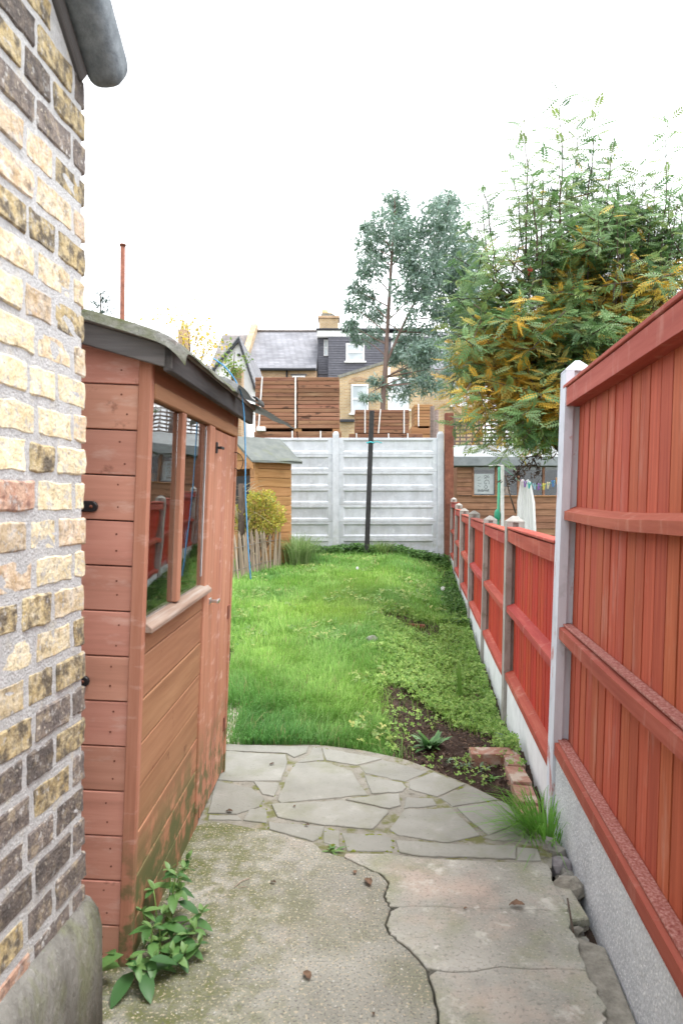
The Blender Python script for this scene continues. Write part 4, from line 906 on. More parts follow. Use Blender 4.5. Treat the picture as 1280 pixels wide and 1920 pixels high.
# white gabled building, nearer
Yw = 24.0; gx = lambda p: hx(p, Yw); gz = lambda p: hz(p, Yw)
wg = empty('white_gable_house', (0, 0, 0), label='white rendered gable with black bargeboards left of the large timber stack', cat='house')
prism('wall', [(gx(404), GZ), (gx(474), GZ), (gx(474), gz(712)), (gx(449), gz(637)), (gx(404), gz(690))], Yw, Yw+6, K['render_white'], wg, 'y')
prism('bargeboard', [(gx(449), gz(633)), (gx(480.5), gz(727)), (gx(477), gz(731)), (gx(447.5), gz(643))], Yw-.14, Yw-.05, K['gutter'], wg, 'y')
prism('bargeboard', [(gx(449), gz(633)), (gx(400), gz(693)), (gx(400), gz(698)), (gx(447.5), gz(643))], Yw-.13, Yw-.04, K['gutter'], wg, 'y')
prism('roof', [(gx(449), gz(631)), (gx(481.5), gz(727)), (gx(480), gz(728.5)), (gx(449), gz(634))], Yw-.145, Yw+6, K['slate'], wg, 'y')
prism('roof', [(gx(449), gz(631)), (gx(398), gz(692)), (gx(399), gz(694)), (gx(449), gz(634))], Yw-.15, Yw+6, K['roof_dark'], wg, 'y')
o = box('brick_pier', (gx(443), Yw-1.2, GZ), (gx(462), Yw-.6, gz(702)), K['house_brick2'], None, .01); tag(o, 'small red brick pier in front of the white gable', 'pier')
tube('vent_pipe', [(gx(452), Yw-.05, gz(704)), (gx(452), Yw-.05, gz(694))], .05, K['gutter'], wg, 8); tube('vent_pipe', [(gx(448), Yw-.05, gz(668)), (gx(448), Yw-.05, gz(664))], .05, K['gutter'], wg, 8)
tube('downpipe', [P(468, 960, Yw-.15), P(468, 757, Yw-.15)], .11, K['white_frame'], wg, 10); box('hopper', (gx(470), Yw-.2, gz(778)), (gx(479), Yw-.02, gz(757)), K['white_frame'], wg, .02)
# rusty flue
o = empty('flue_pipe', (P(228.5, 940, 12).x, 12, -.5), label='tall thin rusty flue pipe rising behind the shed roof', cat='pipe'); zt = P(0, 458, 12).z+.5
tube('pipe', [(0, 0, 0), (.0, 0, 3), (.02, 0, zt)], .040, K['rust'], o, 10); tube('cap', [(.02, 0, zt-.03), (.02, 0, zt+.0)], .055, K['rust'], o, 10)

# ================================================================ PLAYHOUSE + PICKETS
C0 = P(480, 858, 10.4); aE = R(38); ev = Vector((math.cos(aE), math.sin(aE), 0)); nv = Vector((math.sin(aE), -math.cos(aE), 0))   # eave dir, outward
ph = empty('small_shed', (C0.x, C0.y, 0), (0, 0, aE), 'small yellow-brown shiplap shed with felt roof behind the paling fence', 'shed')
LH = .74; EZ = C0.z-.02; g0 = tz(C0.x, C0.y)-.03; D = .95
nbd = 12; bh = (EZ-g0)/nbd
for k in range(nbd):
    z0 = g0+k*bh; box('wall_board', (.03, -.012, z0), (LH-.10, .012+random.uniform(-.002, .002), z0+bh-.006), K['shed2'], ph, .004)
for k in range(nbd+3):
    z0 = g0+k*bh; y0 = .0; y1 = D
    if z0+bh > EZ-.02: y0 = (z0+bh-EZ+.05)/.62; y1 = D-y0
    if .75 < z0 < 1.6: segs = [(y0+.0, .16), (.72, y1)]
    else: segs = [(y0+.013, y1)]
    for a, c in segs:
        if c-a > .05: box('gable_board', (-.012, a, z0), (.010, c, z0+bh-.005), K['shed2'], ph, .003)
box('corner_post', (-.02, -.02, g0), (.028, .028, EZ), K['shed2'], ph, .004)
box('opening_shade_sheet', (.02, .16, .75), (.03, .74, 1.62), K['dark_in'], ph, 0)  # near-black sheet standing in for the shade inside the window opening
box('rear_wall', (0, D, g0), (LH-.1, D+.02, EZ), K['shed2'], ph, .002); box('end_wall', (LH-.12, .02, g0), (LH-.10, D-.01, EZ), K['shed2'], ph, .002)
rs = [(-.14, EZ-.06), (D/2, EZ+.62*(D/2)+.03), (D+.14, EZ-.06), (D+.14, EZ-.02), (D/2, EZ+.62*(D/2)+.08), (-.14, EZ-.02)]
b = prism_bm(rs, -.16, LH+.02, 'x'); bmesh.ops.subdivide_edges(b, edges=b.edges[:], cuts=3)
for v in b.verts: v.co += Vector((random.uniform(-.006, .006), random.uniform(-.012, .012), random.uniform(-.008, .012)))
link('felt_roof', bm_mesh('felt_roof', b), K['roof_green'], ph)
for s, rr in ((1, 0), (-1, 1)):
    ya, yb = (-.13, D/2) if s > 0 else (D+.13, D/2)
    prism('barge_board', [(ya, EZ-.16), (yb, EZ+.62*(D/2)-.075), (yb, EZ+.62*(D/2)+.02), (ya, EZ-.065)], -.145, -.12, K['shed2'], ph, 'x')
# chestnut paling fence
pk = empty('paling_fence', (0, 0, 0), label='low weathered chestnut paling fence in front of the yellow shrub', cat='fence')
A, B = Vector((P(436, 1, 9.0).x, 9.0, 0)), Vector((P(525, 1, 10.35).x, 10.35, 0)); n = 19
A2 = A+(A-B).normalized()*.45
pal = []
for k in range(n+5):
    t = (k-5)/(n-1); p = A.lerp(B, t)+Vector((random.uniform(-.012, .012), random.uniform(-.02, .02), 0)); z0 = tz(p.x, p.y)-.03; h = random.uniform(.60, .69)
    me = prism_bm([(-.016, 0), (.016, 0), (.017, h-.06), (.004, h), (-.012, h-.05)], -.009, .009, 'y')
    o = link('pale', bm_mesh('pale', me), K['paling'], pk, (p.x, p.y, z0), (random.uniform(-.06, .06), random.uniform(-.12, .04), aE+random.uniform(-.4, .4)))
    pal.append((p, z0))
for hh in (.18, .48): tube('wire', [p+Vector((.0, -.012, z0+hh)) for p, z0 in pal], .004, K['wire'], pk, 5)

# ================================================================ NEIGHBOUR'S GARDEN
Yn = 13.6; nx_ = lambda p, Y=Yn: hx(p, Y); nz = lambda p, Y=Yn: hz(p, Y)
ns = empty('summerhouse', (0, 0, 0), label="neighbour's long brown shiplap shed with wide windows and pale roof", cat='shed')
xL, xR = nx_(856), nx_(1170); zb = tz(nx_(950), Yn)-.05; ze2 = nz(876)
rows = 10; zs = nz(930); rh = (zs-zb)/rows
bdm = []
for k in range(rows):
    z0 = zb+k*rh
    me = prism_bm([(Yn-.016, z0), (Yn-.004, z0+rh-.004), (Yn+.02, z0+rh-.004), (Yn+.02, z0)], xL, xR, 'x'); o = link('wall_board', bm_mesh('wall_board', me), K['shed3'], ns)
k = 0; z0 = zs+.012
while z0 < ze2-.02:
    me = prism_bm([(Yn-.014, z0), (Yn-.004, min(ze2, z0+.085)), (Yn+.02, min(ze2, z0+.085)), (Yn+.02, z0)], xL, nx_(884.5), 'x'); link('wall_board', bm_mesh('wall_board', me), K['shed3'], ns); z0 += .088
box('inner_back', (xL, Yn+1.2, zb), (xR, Yn+1.22, ze2), K['dark_in'], ns, 0); box('side_wall', (xL+.001, Yn+.02, zb), (xL+.03, Yn+1.9, ze2), K['shed3'], ns, 0)
box('side_wall', (xR-.03, Yn+.02, zb), (xR, Yn+1.9, ze2), K['shed3'], ns, 0)
box('window_sill', (nx_(884), Yn-.035, zs-.01), (xR, Yn+.02, zs+.012), K['timber_pale'], ns, .004)
for px in (886, 929, 971, 1018, 1066, 1112, 1160): box('window_mullion', (nx_(px)-.022, Yn-.022, zs+.012), (nx_(px)+.022, Yn+.02, ze2), K['shed3'], ns, .003)
for a, c in ((887, 928), (930, 970), (972, 1017), (1019, 1065), (1067, 1111), (1113, 1159)): box('window_pane', (nx_(a)+.012, Yn+.004, zs+.012), (nx_(c)-.012, Yn+.008, ze2), K['glass'], ns, 0)
box('fascia', (xL-.09, Yn-.16, nz(874)), (xR+.05, Yn-.13, nz(857)), K['roof_dark'], ns, .004)
prism('roof', [(Yn-.14, nz(857)+.001), (Yn+1.0, nz(835, Yn+1.0)), (Yn+2.0, ze2+.02), (Yn+2.0, ze2-.02), (Yn+1.0, nz(835, Yn+1.0)-.04), (Yn-.12, nz(862))], xL-.07, xR+.05, K['roof_pale'], ns, 'x')
# sign behind the first pane
sg = empty('sign_board', (nx_(886), Yn+.06, nz(926)), label='white sign with rotated & Go lettering behind the shed window', cat='sign')
box('board', (.02, -.006, 0), (nx_(926)-nx_(886), .006, nz(888)-nz(926)), K['white'], sg, .002)
cu = bpy.data.curves.new('letters', 'FONT'); cu.body = '&Go'; cu.size = .15; cu.extrude = .001
to = bpy.data.objects.new('letters_tmp', cu); COL.objects.link(to); bpy.context.view_layer.update()
lm = bpy.data.meshes.new_from_object(to.evaluated_get(bpy.context.evaluated_depsgraph_get())); bpy.data.objects.remove(to)
grey = plain('print_grey', (.18, .20, .20), .7)
link('lettering', lm, grey, sg, (.235, -.008, .385), (R(90), R(90), 0))
bm = bmesh.new(); random.seed(3)
for k in range(9): box_bm((.10+k*.026, -.0075, .045+random.uniform(-.006, .006)), (.122+k*.026, -.0068, .045+.035+random.uniform(0, .02)), 0, 1, bm)
for k in range(4): box_bm((0, -.0075, 0), (.075, -.0068, .008), 0, 1, bm, Matrix.Translation((.10, 0, .17+k*.045)) @ Matrix.Rotation(.5-.35*k, 4, 'Y'))
link('print_marks', bm_mesh('print_marks', bm), grey, sg)
o = box('carton', (0, 0, 0), (.16, .1, .16), K['timber_pale'], None, .004); o.location = (nx_(942), Yn+.1, zs+.03); tag(o, 'small pale carton on the shed window ledge', 'carton')
box('ledge', (xL+.05, Yn+.03, zs-.03), (xR-.05, Yn+.35, zs+.03), K['dark_in'], ns, 0)
# lattice trellis above the roof
tr = empty('trellis', (0, 0, 0), label="dark weathered square lattice trellis above the neighbour's shed roof", cat='trellis')
Yt = 17.0; x0, x1, za, zc = hx(850, Yt), hx(1110, Yt), hz(842, Yt), hz(784, Yt)
k = 0
for i in range(9):
    z0 = za+(zc-za)*i/8; box('slat', (x0, Yt-.012, z0-.022), (x1, Yt+.0, z0+.022), K['lattice'], tr, .002)
for i in range(23):
    xx = x0+(x1-x0)*i/22; box('slat', (xx-.02, Yt+.001, za-.02), (xx+.02, Yt+.014, zc+.02), K['lattice'], tr, .002)
for i in range(4):
    xx = x0+(x1-x0)*i/3; box('post', (xx-.05, Yt+.016, -.5), (xx+.05, Yt+.11, zc+.05), K['lattice'], tr, .004)
# washing post, line, pegs, garment
Yl = 8.2; lp = P(941, 872, Yl)
wpst = empty('washing_post', (lp.x, Yl, tz(lp.x, Yl)-.03), label='white washing line post beyond the low red fence', cat='post'); h = lp.z-wpst.location.z
box('shaft', (-.018, -.018, 0), (.018, .018, h), K['white'], wpst, .004); tube('hook', [(0, 0, h-.01), (-.06, 0, h+.0), (-.16, 0, h-.01)], .006, K['white'], wpst, 6)
gs = empty('line_prop', (lp.x-.055, Yl+.03, tz(lp.x, Yl)-.03), label='green line prop with green clamp leaning beside the white post', cat='prop')
bm = tube_bm([(-.0, 0, 0), (.005, 0, h*.5), (.03, 0, h-.02)], .017, 8); link('shaft', bm_mesh('shaft', bm, True), K['green_strip'], gs)
bm = bmesh.new(); bmesh.ops.create_uvsphere(bm, u_segments=10, v_segments=7, radius=.04)
for v in bm.verts: v.co = Vector((v.co.x*1.0, v.co.y, v.co.z*1.7+(.02 if v.co.z > 0 else 0)))
zc2 = P(0, 968, Yl).z-gs.location.z; link('clamp', bm_mesh('clamp', bm, True), K['green_plastic'], gs, (.004, -.0, zc2))
tube('brace', [(lp.x+.03, Yl-.02, P(0, 890, Yl).z), (P(956, 940, Yl).x, Yl, P(0, 930, Yl).z), (P(966, 940, Yl).x, Yl, P(0, 962, Yl).z)], .009, K['bark'], None, 6).name = 'stick'
so2 = bpy.data.objects['stick']; tag(so2, 'thin brown stick leaning beside the white washing post', 'stick')
line_pts = spline([lp+Vector((0, 0, -.02)), P(958, 889, Yl), P(976, 903, Yl), P(1010, 911, 8.0), P(1035, 905, 7.7), P(1052, 896, 7.5), Vector((2.72, 6.6, 1.72))], 6)
ln = tube('washing_line', line_pts, .003, K['green_strip'], None, 5); tag(ln, 'thin washing line with coloured pegs', 'line')
def on_line(px):
    return min(line_pts, key=lambda p: abs(640+p.x/p.y*FPX-px))
pegc = {'teal': (.05, .50, .45), 'blue': (.10, .28, .65), 'purple': (.32, .14, .55), 'yellow': (.75, .62, .10), 'cream': (.78, .70, .45), 'orange': (.70, .30, .08), 'pale blue': (.35, .60, .75), 'pink': (.7, .25, .4)}
pgs = [(978, 'pink'), (984, 'purple'), (992, 'teal'), (1001, 'pale blue'), (1010, 'purple'), (1019, 'yellow'), (1027, 'cream'), (1036, 'blue'), (1044, 'orange')]
cols_used = {}
for px, cn in pgs:
    if 'peg_'+cn not in K: K['peg_'+cn] = plain('peg_'+cn.replace(' ', '_'), pegc[cn], .5)
    p = Vector(line_pts[0])
    for i in range(len(line_pts)-1):
        a_, b2_ = line_pts[i], line_pts[i+1]; u0, u1 = 640+a_.x/a_.y*FPX, 640+b2_.x/b2_.y*FPX
        if u0 <= px <= u1: p = a_.lerp(b2_, (px-u0)/max(1e-6, u1-u0))
    bm = bmesh.new()
    for s in (-1, 1): box_bm((-.006, -.006, -.05), (.006, .006, .028), .002, 1, bm, Matrix.Rotation(s*.16, 4, 'Y') @ Matrix.Translation((s*.009, 0, 0)))
    o = link('clothes_peg', bm_mesh('clothes_peg', bm), K['peg_'+cn], None, p, (0, random.uniform(-.3, .3), random.uniform(-.4, .4)))
    cols_used[cn] = cols_used.get(cn, 0)+1
    tag(o, cn+(' plastic peg holding the white garment' if px < 996 else ' plastic peg clipped on the bare washing line'), 'peg', 'pegs on the washing line')
# hanging white garment
bm = bmesh.new(); g = []; cx_, zt_ = P(983, 0, Yl).x, P(0, 904, Yl-.05).z
for i in range(25):
    t = i/24; row = []
    for k in range(25):
        s = k/24; wd = .125+.075*min(1, t*3)+.02*t; x = cx_+(s-.5)*wd+.018*t
        row.append(bm.verts.new((x, Yl-.03+.022*math.sin(s*16+t*1.5)*(.4+t*.6)+.01*math.sin(s*37), zt_-.70*t+(.035*abs(math.sin(s*math.pi*2)) if t < .12 else 0)-.02*s*t)))
    g.append(row)
for i in range(24):
    for k in range(24): bm.faces.new((g[i][k], g[i][k+1], g[i+1][k+1], g[i+1][k]))
bmesh.ops.solidify(bm, geom=bm.faces[:], thickness=.003)
gm = bm_mesh('garment', bm, True); set_col(gm, np.tile(np.array([.9, .9, .9, 1.0]), (len(gm.vertices), 1))); o = link('garment', gm, K['cloth']); tag(o, 'white garment pegged on the washing line', 'clothing')

# ================================================================ TREES
def limb_path(a, b, bow=.15, n=6):
    a, b = Vector(a), Vector(b); L = (b-a).length; o = Vector((random.uniform(-1, 1), random.uniform(-1, 1), random.uniform(0, .6)))*bow*L
    return [a.lerp(b, t)+o*math.sin(math.pi*t)*.6+Vector((random.uniform(-1, 1) for _ in range(3)))*L*.012*(0 < t < 1) for t in [i/n for i in range(n+1)]]
random.seed(11)
rowan = empty('rowan_tree', (2.42, 6.7, tz(2.42, 6.7)-.06), label='rowan tree with green and orange pinnate leaves behind the red fence', cat='tree')
RB = Vector((2.42, 6.7, tz(2.42, 6.7)-.06)); rel = lambda p: Vector(p)-RB
fork = Vector((2.22, 6.62, 1.72))
link('trunk', bm_mesh('trunk', tube_bm([rel(p) for p in [RB, RB.lerp(fork, .35)+Vector((.03, 0, 0)), RB.lerp(fork, .7), fork]], [.085, .07, .062, .055], 10), True), K['bark'], rowan)
shoots = []                                   # (points) that carry leaves
lims = [(1000, 640, 6.3), (930, 690, 6.4), (1060, 560, 6.6), (1120, 520, 6.9), (1190, 580, 6.6), (960, 580, 6.9), (1040, 470, 6.5), (1130, 420, 6.6), (1220, 470, 6.8), (890, 600, 6.7), (1240, 600, 7.0), (1330, 560, 6.8), (1010, 740, 6.0), (1100, 640, 6.1), (1400, 480, 6.9)]
def rad_lerp(r0, r1, n): return [r0+(r1-r0)*i/n for i in range(n+1)]
twigs_bm = bmesh.new(); tips = []
for (px, py, Y) in lims:
    e = P(px, py, Y); pt = limb_path(fork-Vector((0, 0, random.uniform(0, .25))), e, .12, 7)
    link('limb', bm_mesh('limb', tube_bm([rel(p) for p in pt], rad_lerp(.032, .009, 7), 7), True), K['bark'], rowan)
    tips.append(pt)
# erect leading shoots
lead = [((1050, 172), (1045, 470), 6.5), ((1118, 185), (1090, 470), 6.6), ((982, 212), (985, 430), 6.5), ((1085, 215), (1065, 440), 6.7), ((1150, 262), (1125, 450), 6.5), ((1252, 222), (1225, 500), 6.6),
        ((1195, 318), (1170, 520), 6.7), ((905, 345), (930, 470), 6.7), ((1020, 300), (1015, 500), 6.3), ((960, 290), (985, 470), 6.9), ((1230, 330), (1200, 500), 6.4), ((1280, 360), (1255, 540), 6.5), ((1335, 250), (1300, 520), 6.7), ((1390, 300), (1340, 520), 6.6), ((885, 400), (940, 520), 6.6), ((1060, 330), (1075, 520), 6.4), ((1170, 400), (1150, 560), 6.3), ((1110, 300), (1100, 470), 6.8)]
for _ in range(34):
    px_ = random.uniform(900, 1400); yt_ = random.uniform(300, 440)+abs(px_-1080)*.12; lead.append(((px_, yt_), (px_+(1090-px_)*.12, yt_+random.uniform(110, 170)), random.uniform(6.1, 7.2)))
LP, LD, LU = [], [], []
def add_leaf(p, d, up=(0, 0, 1)): LP.append(p); LD.append(d); LU.append(up)
def leaves_on(path, step=.035, start=.15, out=.75, up=.25):
    L = 0; acc = 0; ang = random.uniform(0, 6.28); tot = sum((path[i+1]-path[i]).length for i in range(len(path)-1)); done = 0
    for i in range(len(path)-1):
        a, b = path[i], path[i+1]; sl_ = (b-a).length; t = (b-a).normalized(); u = t.orthogonal().normalized(); v = t.cross(u)
        s = acc
        while s < sl_:
            if (done+s)/tot > start:
                ang += 2.4+random.uniform(-.4, .4); r = u*math.cos(ang)+v*math.sin(ang)
                r.z *= .35; d = (r*out+t*up*.6+Vector((0, 0, random.uniform(-.12, .22)))+Vector((random.uniform(-.15, .15) for _ in range(3)))).normalized()
                add_leaf(a+t*s, d)
            s += step*random.uniform(.7, 1.4)
        acc = s-sl_; done += sl_
for (t_, b_2, Y) in lead:
    e, s = P(*t_, Y), P(*b_2, Y+random.uniform(-.1, .1)); s = s-Vector((0, 0, .25)); pt = limb_path(s, e, .03, 8)
    tube_bm([rel(p) for p in pt], rad_lerp(.010, .0025, 8), 5, twigs_bm); leaves_on(pt, .030, .12, .9, .35)
# twigs filling the crown
def crown_ok(p):
    px, py = 640+p.x/p.y*FPX, HY-(p.z-CAMZ)/p.y*FPX
    if py > 850 or (py > 800 and px > 1040): return False
    lo = np.interp(py, [300, 380, 430, 480, 560, 640, 700, 760, 800, 850], [985, 940, 890, 850, 835, 822, 830, 825, 835, 870]); return px > lo+12
ntw = 0; tries = 0
while ntw < 1450 and tries < 16000:
    tries += 1
    if random.random() < .72:
        lp_ = random.choice(tips); k = random.randint(2, 7); s = lp_[min(k, 7)]
        d = Vector((random.gauss(0, 1), random.gauss(0, 1), random.gauss(.15, .7))).normalized(); ln_ = random.uniform(.25, .62)
        e = s+d*ln_
    else:
        s = P(random.uniform(850, 1420), random.uniform(330, 800), random.uniform(5.75, 7.5)); e = s+Vector((random.gauss(0, 1), random.gauss(-.3, 1), random.gauss(.1, .6))).normalized()*.4
        px = 640+s.x/s.y*FPX; py = HY-(s.z-CAMZ)/s.y*FPX
        if ((px-1100)/290)**2+((py-610)/210)**2 > 1 and (((px-1075)/110)**2+((py-440)/90)**2 > 1 or random.random() < .55): continue
    if s.y < 5.6 or e.y < 5.4 or not crown_ok(e) or e.x < fence_x(e.y)-.75: continue
    if e.z < 1.62: continue
    pt = limb_path(s, e, .12, 4); tube_bm([rel(p) for p in pt], rad_lerp(.006, .0022, 4), 4, twigs_bm, False); leaves_on(pt, .026, .1, .75, .3); ntw += 1
# drooping low sprays at the left
for (a, b2, Y) in [((960, 760), (905, 850), 6.0), ((1000, 780), (935, 868), 6.0), ((930, 720), (862, 800), 6.2), ((900, 700), (845, 770), 6.3), ((980, 790), (985, 845), 5.9), ((1010, 770), (1020, 830), 5.9), ((920, 780), (880, 835), 6.1), ((890, 650), (838, 690), 6.4), ((870, 560), (826, 610), 6.6), ((880, 500), (845, 480), 6.7), ((900, 460), (862, 430), 6.7), ((960, 780), (940, 830), 5.9), ((1030, 760), (1040, 800), 6.2), ((900, 560), (838, 560), 6.5), ((890, 620), (832, 640), 6.4), ((900, 690), (840, 720), 6.2), ((930, 760), (850, 800), 6.1), ((950, 800), (900, 842), 6.0), ((1000, 800), (960, 845), 5.9), ((890, 520), (842, 530), 6.6)]:
    pt = limb_path(P(*a, Y), P(*b2, Y), .12, 5); tube_bm([rel(p) for p in pt], rad_lerp(.006, .002, 5), 4, twigs_bm, False); leaves_on(pt, .024, .05, .7, .4)
link('twigs', bm_mesh('twigs', twigs_bm, True), K['bark'], rowan)['kind'] = 'stuff'
LP = np.array([tuple(p) for p in LP]); LD = unit(np.array([tuple(d) for d in LD])); n = len(LP)
PX = 640+LP[:, 0]/LP[:, 1]*FPX; PY = HY-(LP[:, 2]-CAMZ)/LP[:, 1]*FPX
# autumn colour sits in the shaded lower middle of this tree; ellipses in world x,z on the tree's own plane
org = np.full(n, .03)
for (cx, cy, rx, ry, a) in [(965, 650, 95, 45, .7), (1105, 560, 95, 45, .55), (930, 735, 85, 75, .75), (1010, 765, 75, 50, .8), (865, 745, 40, 45, .6), (1000, 600, 70, 40, .5), (1225, 560, 55, 40, .7), (1160, 600, 75, 50, .65), (1080, 470, 50, 35, .35), (1050, 690, 80, 60, .45), (1100, 800, 80, 60, .6)]:
    cxw, czw = P(cx, cy, 6.5).x, P(cx, cy, 6.5).z; q = ((LP[:, 0]-cxw)/(rx*6.5/FPX))**2+((LP[:, 2]-czw)/(ry*6.5/FPX))**2
    org = np.maximum(org, a*np.exp(-q*.8))
org = org*(.6+.4*ss(5.9, 6.5, LP[:, 1]))*1.25; cl = np.array([mnoise.noise(Vector(p)*3.6)+.5*mnoise.noise(Vector(p)*8) for p in LP]); ot = np.clip((org+.5*cl+rng.normal(0, .16, n)-.50)/.30+.5, 0, 1); isor = ot > .5
gcol = mixcol(n, [(.11, .22, .075), (.16, .29, .10), (.23, .35, .16), (.09, .18, .08), (.25, .33, .10)], .25); ocol = mixcol(n, [(.62, .36, .04), (.66, .44, .07), (.52, .27, .04), (.50, .38, .08)], .2)
ot3 = (ot*ot*(3-2*ot))[:, None]; lc = gcol*(1-ot3)+ocol*ot3
TV, TF = pinnate(.150, 6, .046, .0150)
up = unit(np.stack([rng.normal(0, .45, n), rng.normal(-.75, .5, n), np.ones(n)], 1)); RM = frames(LD, up); sc = rng.uniform(.75, 1.2, n)*(1+.22*ss(3.6, 4.3, LP[:, 2]))
near = np.argsort(LP[:, 1]+(PX > 1300)*9+(PX > 1060)*(PY > np.interp(PX, [1060, 1280], [720, 540]))*9+(PY < 150)*9)[:240]
keep = np.ones(n, bool); keep[near] = False
fol = scatter('crown_foliage', TV, TF, LP[keep]-np.array(RB), RM[keep], sc[keep], lc[keep], K['leaf'], rowan); fol['kind'] = 'stuff'
lvm = []
for c in ((.12, .225, .08), (.16, .285, .10), (.22, .33, .15), (.62, .37, .045), (.55, .40, .08)):
    me = np_mesh('leaf', TV, TF); set_col(me, np.tile(np.array([*c, 1.0]), (len(TV), 1))); me.materials.append(K['leaf']); lvm.append(me)
for i in near:
    o = link('leaf', lvm[random.choice((3, 4)) if isor[i] else random.choice((0, 1, 2))], None, rowan)
    mm = Matrix(RM[i].tolist()).to_4x4(); mm.translation = Vector(LP[i]-np.array(RB)); o.matrix_local = mm @ Matrix.Scale(float(sc[i]), 4)
# berry cluster
bm = bmesh.new()
for k in range(22):
    p = P(993, 507, 6.1)+Vector((random.gauss(0, .016) for _ in range(3)))-RB; bmesh.ops.create_icosphere(bm, subdivisions=1, radius=.007, matrix=Matrix.Translation(p))
link('berries', bm_mesh('berries', bm), plain('berry', (.45, .05, .03), .4), rowan)

# eucalyptus
random.seed(5)
Ye = 19.5
euc = empty('eucalyptus_tree', (P(716, 940, Ye).x, Ye, -.5), label='blue-green eucalyptus with slender bare trunk in front of the dormer house', cat='tree'); EB = Vector(euc.location)
er = lambda p: Vector(p)-EB
tr1 = [EB, P(717, 780, Ye), P(722, 690, Ye), P(727, 600, Ye), P(733, 500, Ye), P(738, 430, Ye), P(740, 370, Ye)]
link('trunk', bm_mesh('trunk', tube_bm([er(p) for p in spline(tr1, 4)], rad_lerp(.088, .018, 24), 9), True), K['bark_euc'], euc)
tr2 = [P(724, 680, Ye), P(760, 600, Ye+.4), P(800, 520, Ye+.5), P(830, 430, Ye+.4), P(842, 370, Ye+.3)]
link('limb', bm_mesh('limb', tube_bm([er(p) for p in spline(tr2, 4)], rad_lerp(.042, .012, 16), 8), True), K['bark_euc'], euc)
cl = [(742,385,24,32),(722,425,32,32),(752,425,24,36),(690,462,28,28),(716,480,24,26),(692,505,26,24),(668,545,14,22),(690,560,22,22),(700,590,26,16),(768,455,38,48),(792,500,46,50),(775,550,42,40),(822,415,38,48),(845,465,40,60),(835,530,42,55),
      (655,610,12,14),(672,632,16,12),(700,628,22,18),(792,600,30,24),(762,640,30,30),(740,672,20,16),(790,665,36,26),(690,742,20,8),(745,735,34,16),(706,715,14,10),(835,600,40,38),(815,665,36,32),(842,385,26,32),(870,560,30,60),(870,640,30,40),(800,720,30,18),(775,700,28,22),(690,430,10,14),(662,575,10,12),(885,500,34,55),(890,590,34,50),(872,690,36,34),(840,720,36,24)]
EP = []; ED = []; bmt = bmesh.new()
for (cx, cy, rx, ry) in cl:
    Yc = Ye+random.uniform(-.9, .9); c = P(cx, cy, Yc)
    src = min(spline(tr1, 4)[6:]+spline(tr2, 4), key=lambda p: (p-(c-Vector((0, 0, .5)))).length)
    tube_bm([er(p) for p in limb_path(src, c, .1, 4)], rad_lerp(.022, .006, 4), 5, bmt, False)
    nn = int(rx*ry*.8)+60
    for _ in range(nn):
        q = Vector((random.gauss(0, 1) for _ in range(3))); q = q.normalized()*random.random()**.45*1.05
        p = c+Vector((q.x*rx*Yc/FPX, q.y*.55*(rx+ry)/2*Yc/FPX*1.3, q.z*ry*Yc/FPX))
        # gather in small drooping sprays
        p = p+Vector((mnoise.noise(p*3.1)*.16, 0, mnoise.noise(p*3.7+Vector((5, 0, 0)))*.16))
        EP.append(tuple(p)); ED.append((random.gauss(0, .6)+q.x*.4, random.gauss(0, .6)+q.y*.3, random.gauss(-.25, .6)))
link('twigs', bm_mesh('twigs', bmt, True), K['bark_euc'], euc)['kind'] = 'stuff'
EP = np.array(EP); ED = unit(np.array(ED)); n = len(EP)
dn = np.array([mnoise.noise(Vector(p)*2.4)+.6*mnoise.noise(Vector(p)*5.5) for p in EP]); m_ = dn > -.24
EP, ED = EP[m_], ED[m_]; n = len(EP)
TVe = np.array([[0, 0, 0], [.020, .055, .004], [0, .15, -.01], [-.020, .055, .004]]); TFe = np.array([[0, 1, 2, 3]])
scatter('crown_foliage', TVe, TFe, EP-np.array(EB), frames(ED, unit(rng.normal(0, 1, (n, 3)))), rng.uniform(.8, 1.5, n), mixcol(n, [(.22, .325, .27), (.30, .41, .355), (.16, .245, .19), (.38, .48, .43), (.19, .29, .18)], .2), K['leaf'], euc)['kind'] = 'stuff'

# spruce tip and yellow tree on the left
sp = empty('spruce_tree', (P(189, 940, 20).x, 20, -.5), label='dark green spruce tip showing beside the rusty flue', cat='tree'); ht = P(0, 552, 20).z+.5
link('trunk', bm_mesh('trunk', tube_bm([(0, 0, 0), (0, 0, ht)], [.12, .012], 7), True), K['bark'], sp)
NP, ND = [], []; zz = ht
while zz > 1.2:
    r = (ht-zz)*.45+.2
    for k in range(6):
        a = random.uniform(0, 6.28)
        for s in np.linspace(.1, 1, max(3, int(r/.05))):
            for j in range(4): NP.append((r*s*math.cos(a)+random.gauss(0, .02), r*s*math.sin(a)+random.gauss(0, .02), zz+.10*r*s+random.gauss(0, .02))); ND.append((math.cos(a)+random.gauss(0, .6), math.sin(a)+random.gauss(0, .6), .4+random.gauss(0, .5)))
    zz -= .13 if zz > ht-2 else .4
NP = np.array(NP); ND = unit(np.array(ND)); n = len(NP)
scatter('crown_foliage', np.array([[0, 0, 0], [.012, .03, 0], [0, .09, 0], [-.012, .03, 0]]), TFe, NP, frames(ND), np.ones(n), mixcol(n, [(.03, .07, .05), (.05, .10, .075)]), K['leaf'], sp)['kind'] = 'stuff'
yt = empty('yellow_tree', (P(360, 940, 13).x, 13, -.5), label='sparse tree with yellow autumn leaves behind the shed roof', cat='tree'); YBs = Vector(yt.location)
top_ = P(365, 700, 13)-YBs
link('trunk', bm_mesh('trunk', tube_bm([(0, 0, 0), (.05, 0, top_.z*.5), top_], [.07, .05, .03], 8), True), K['bark'], yt)
NP, ND = [], []
bmt = bmesh.new()
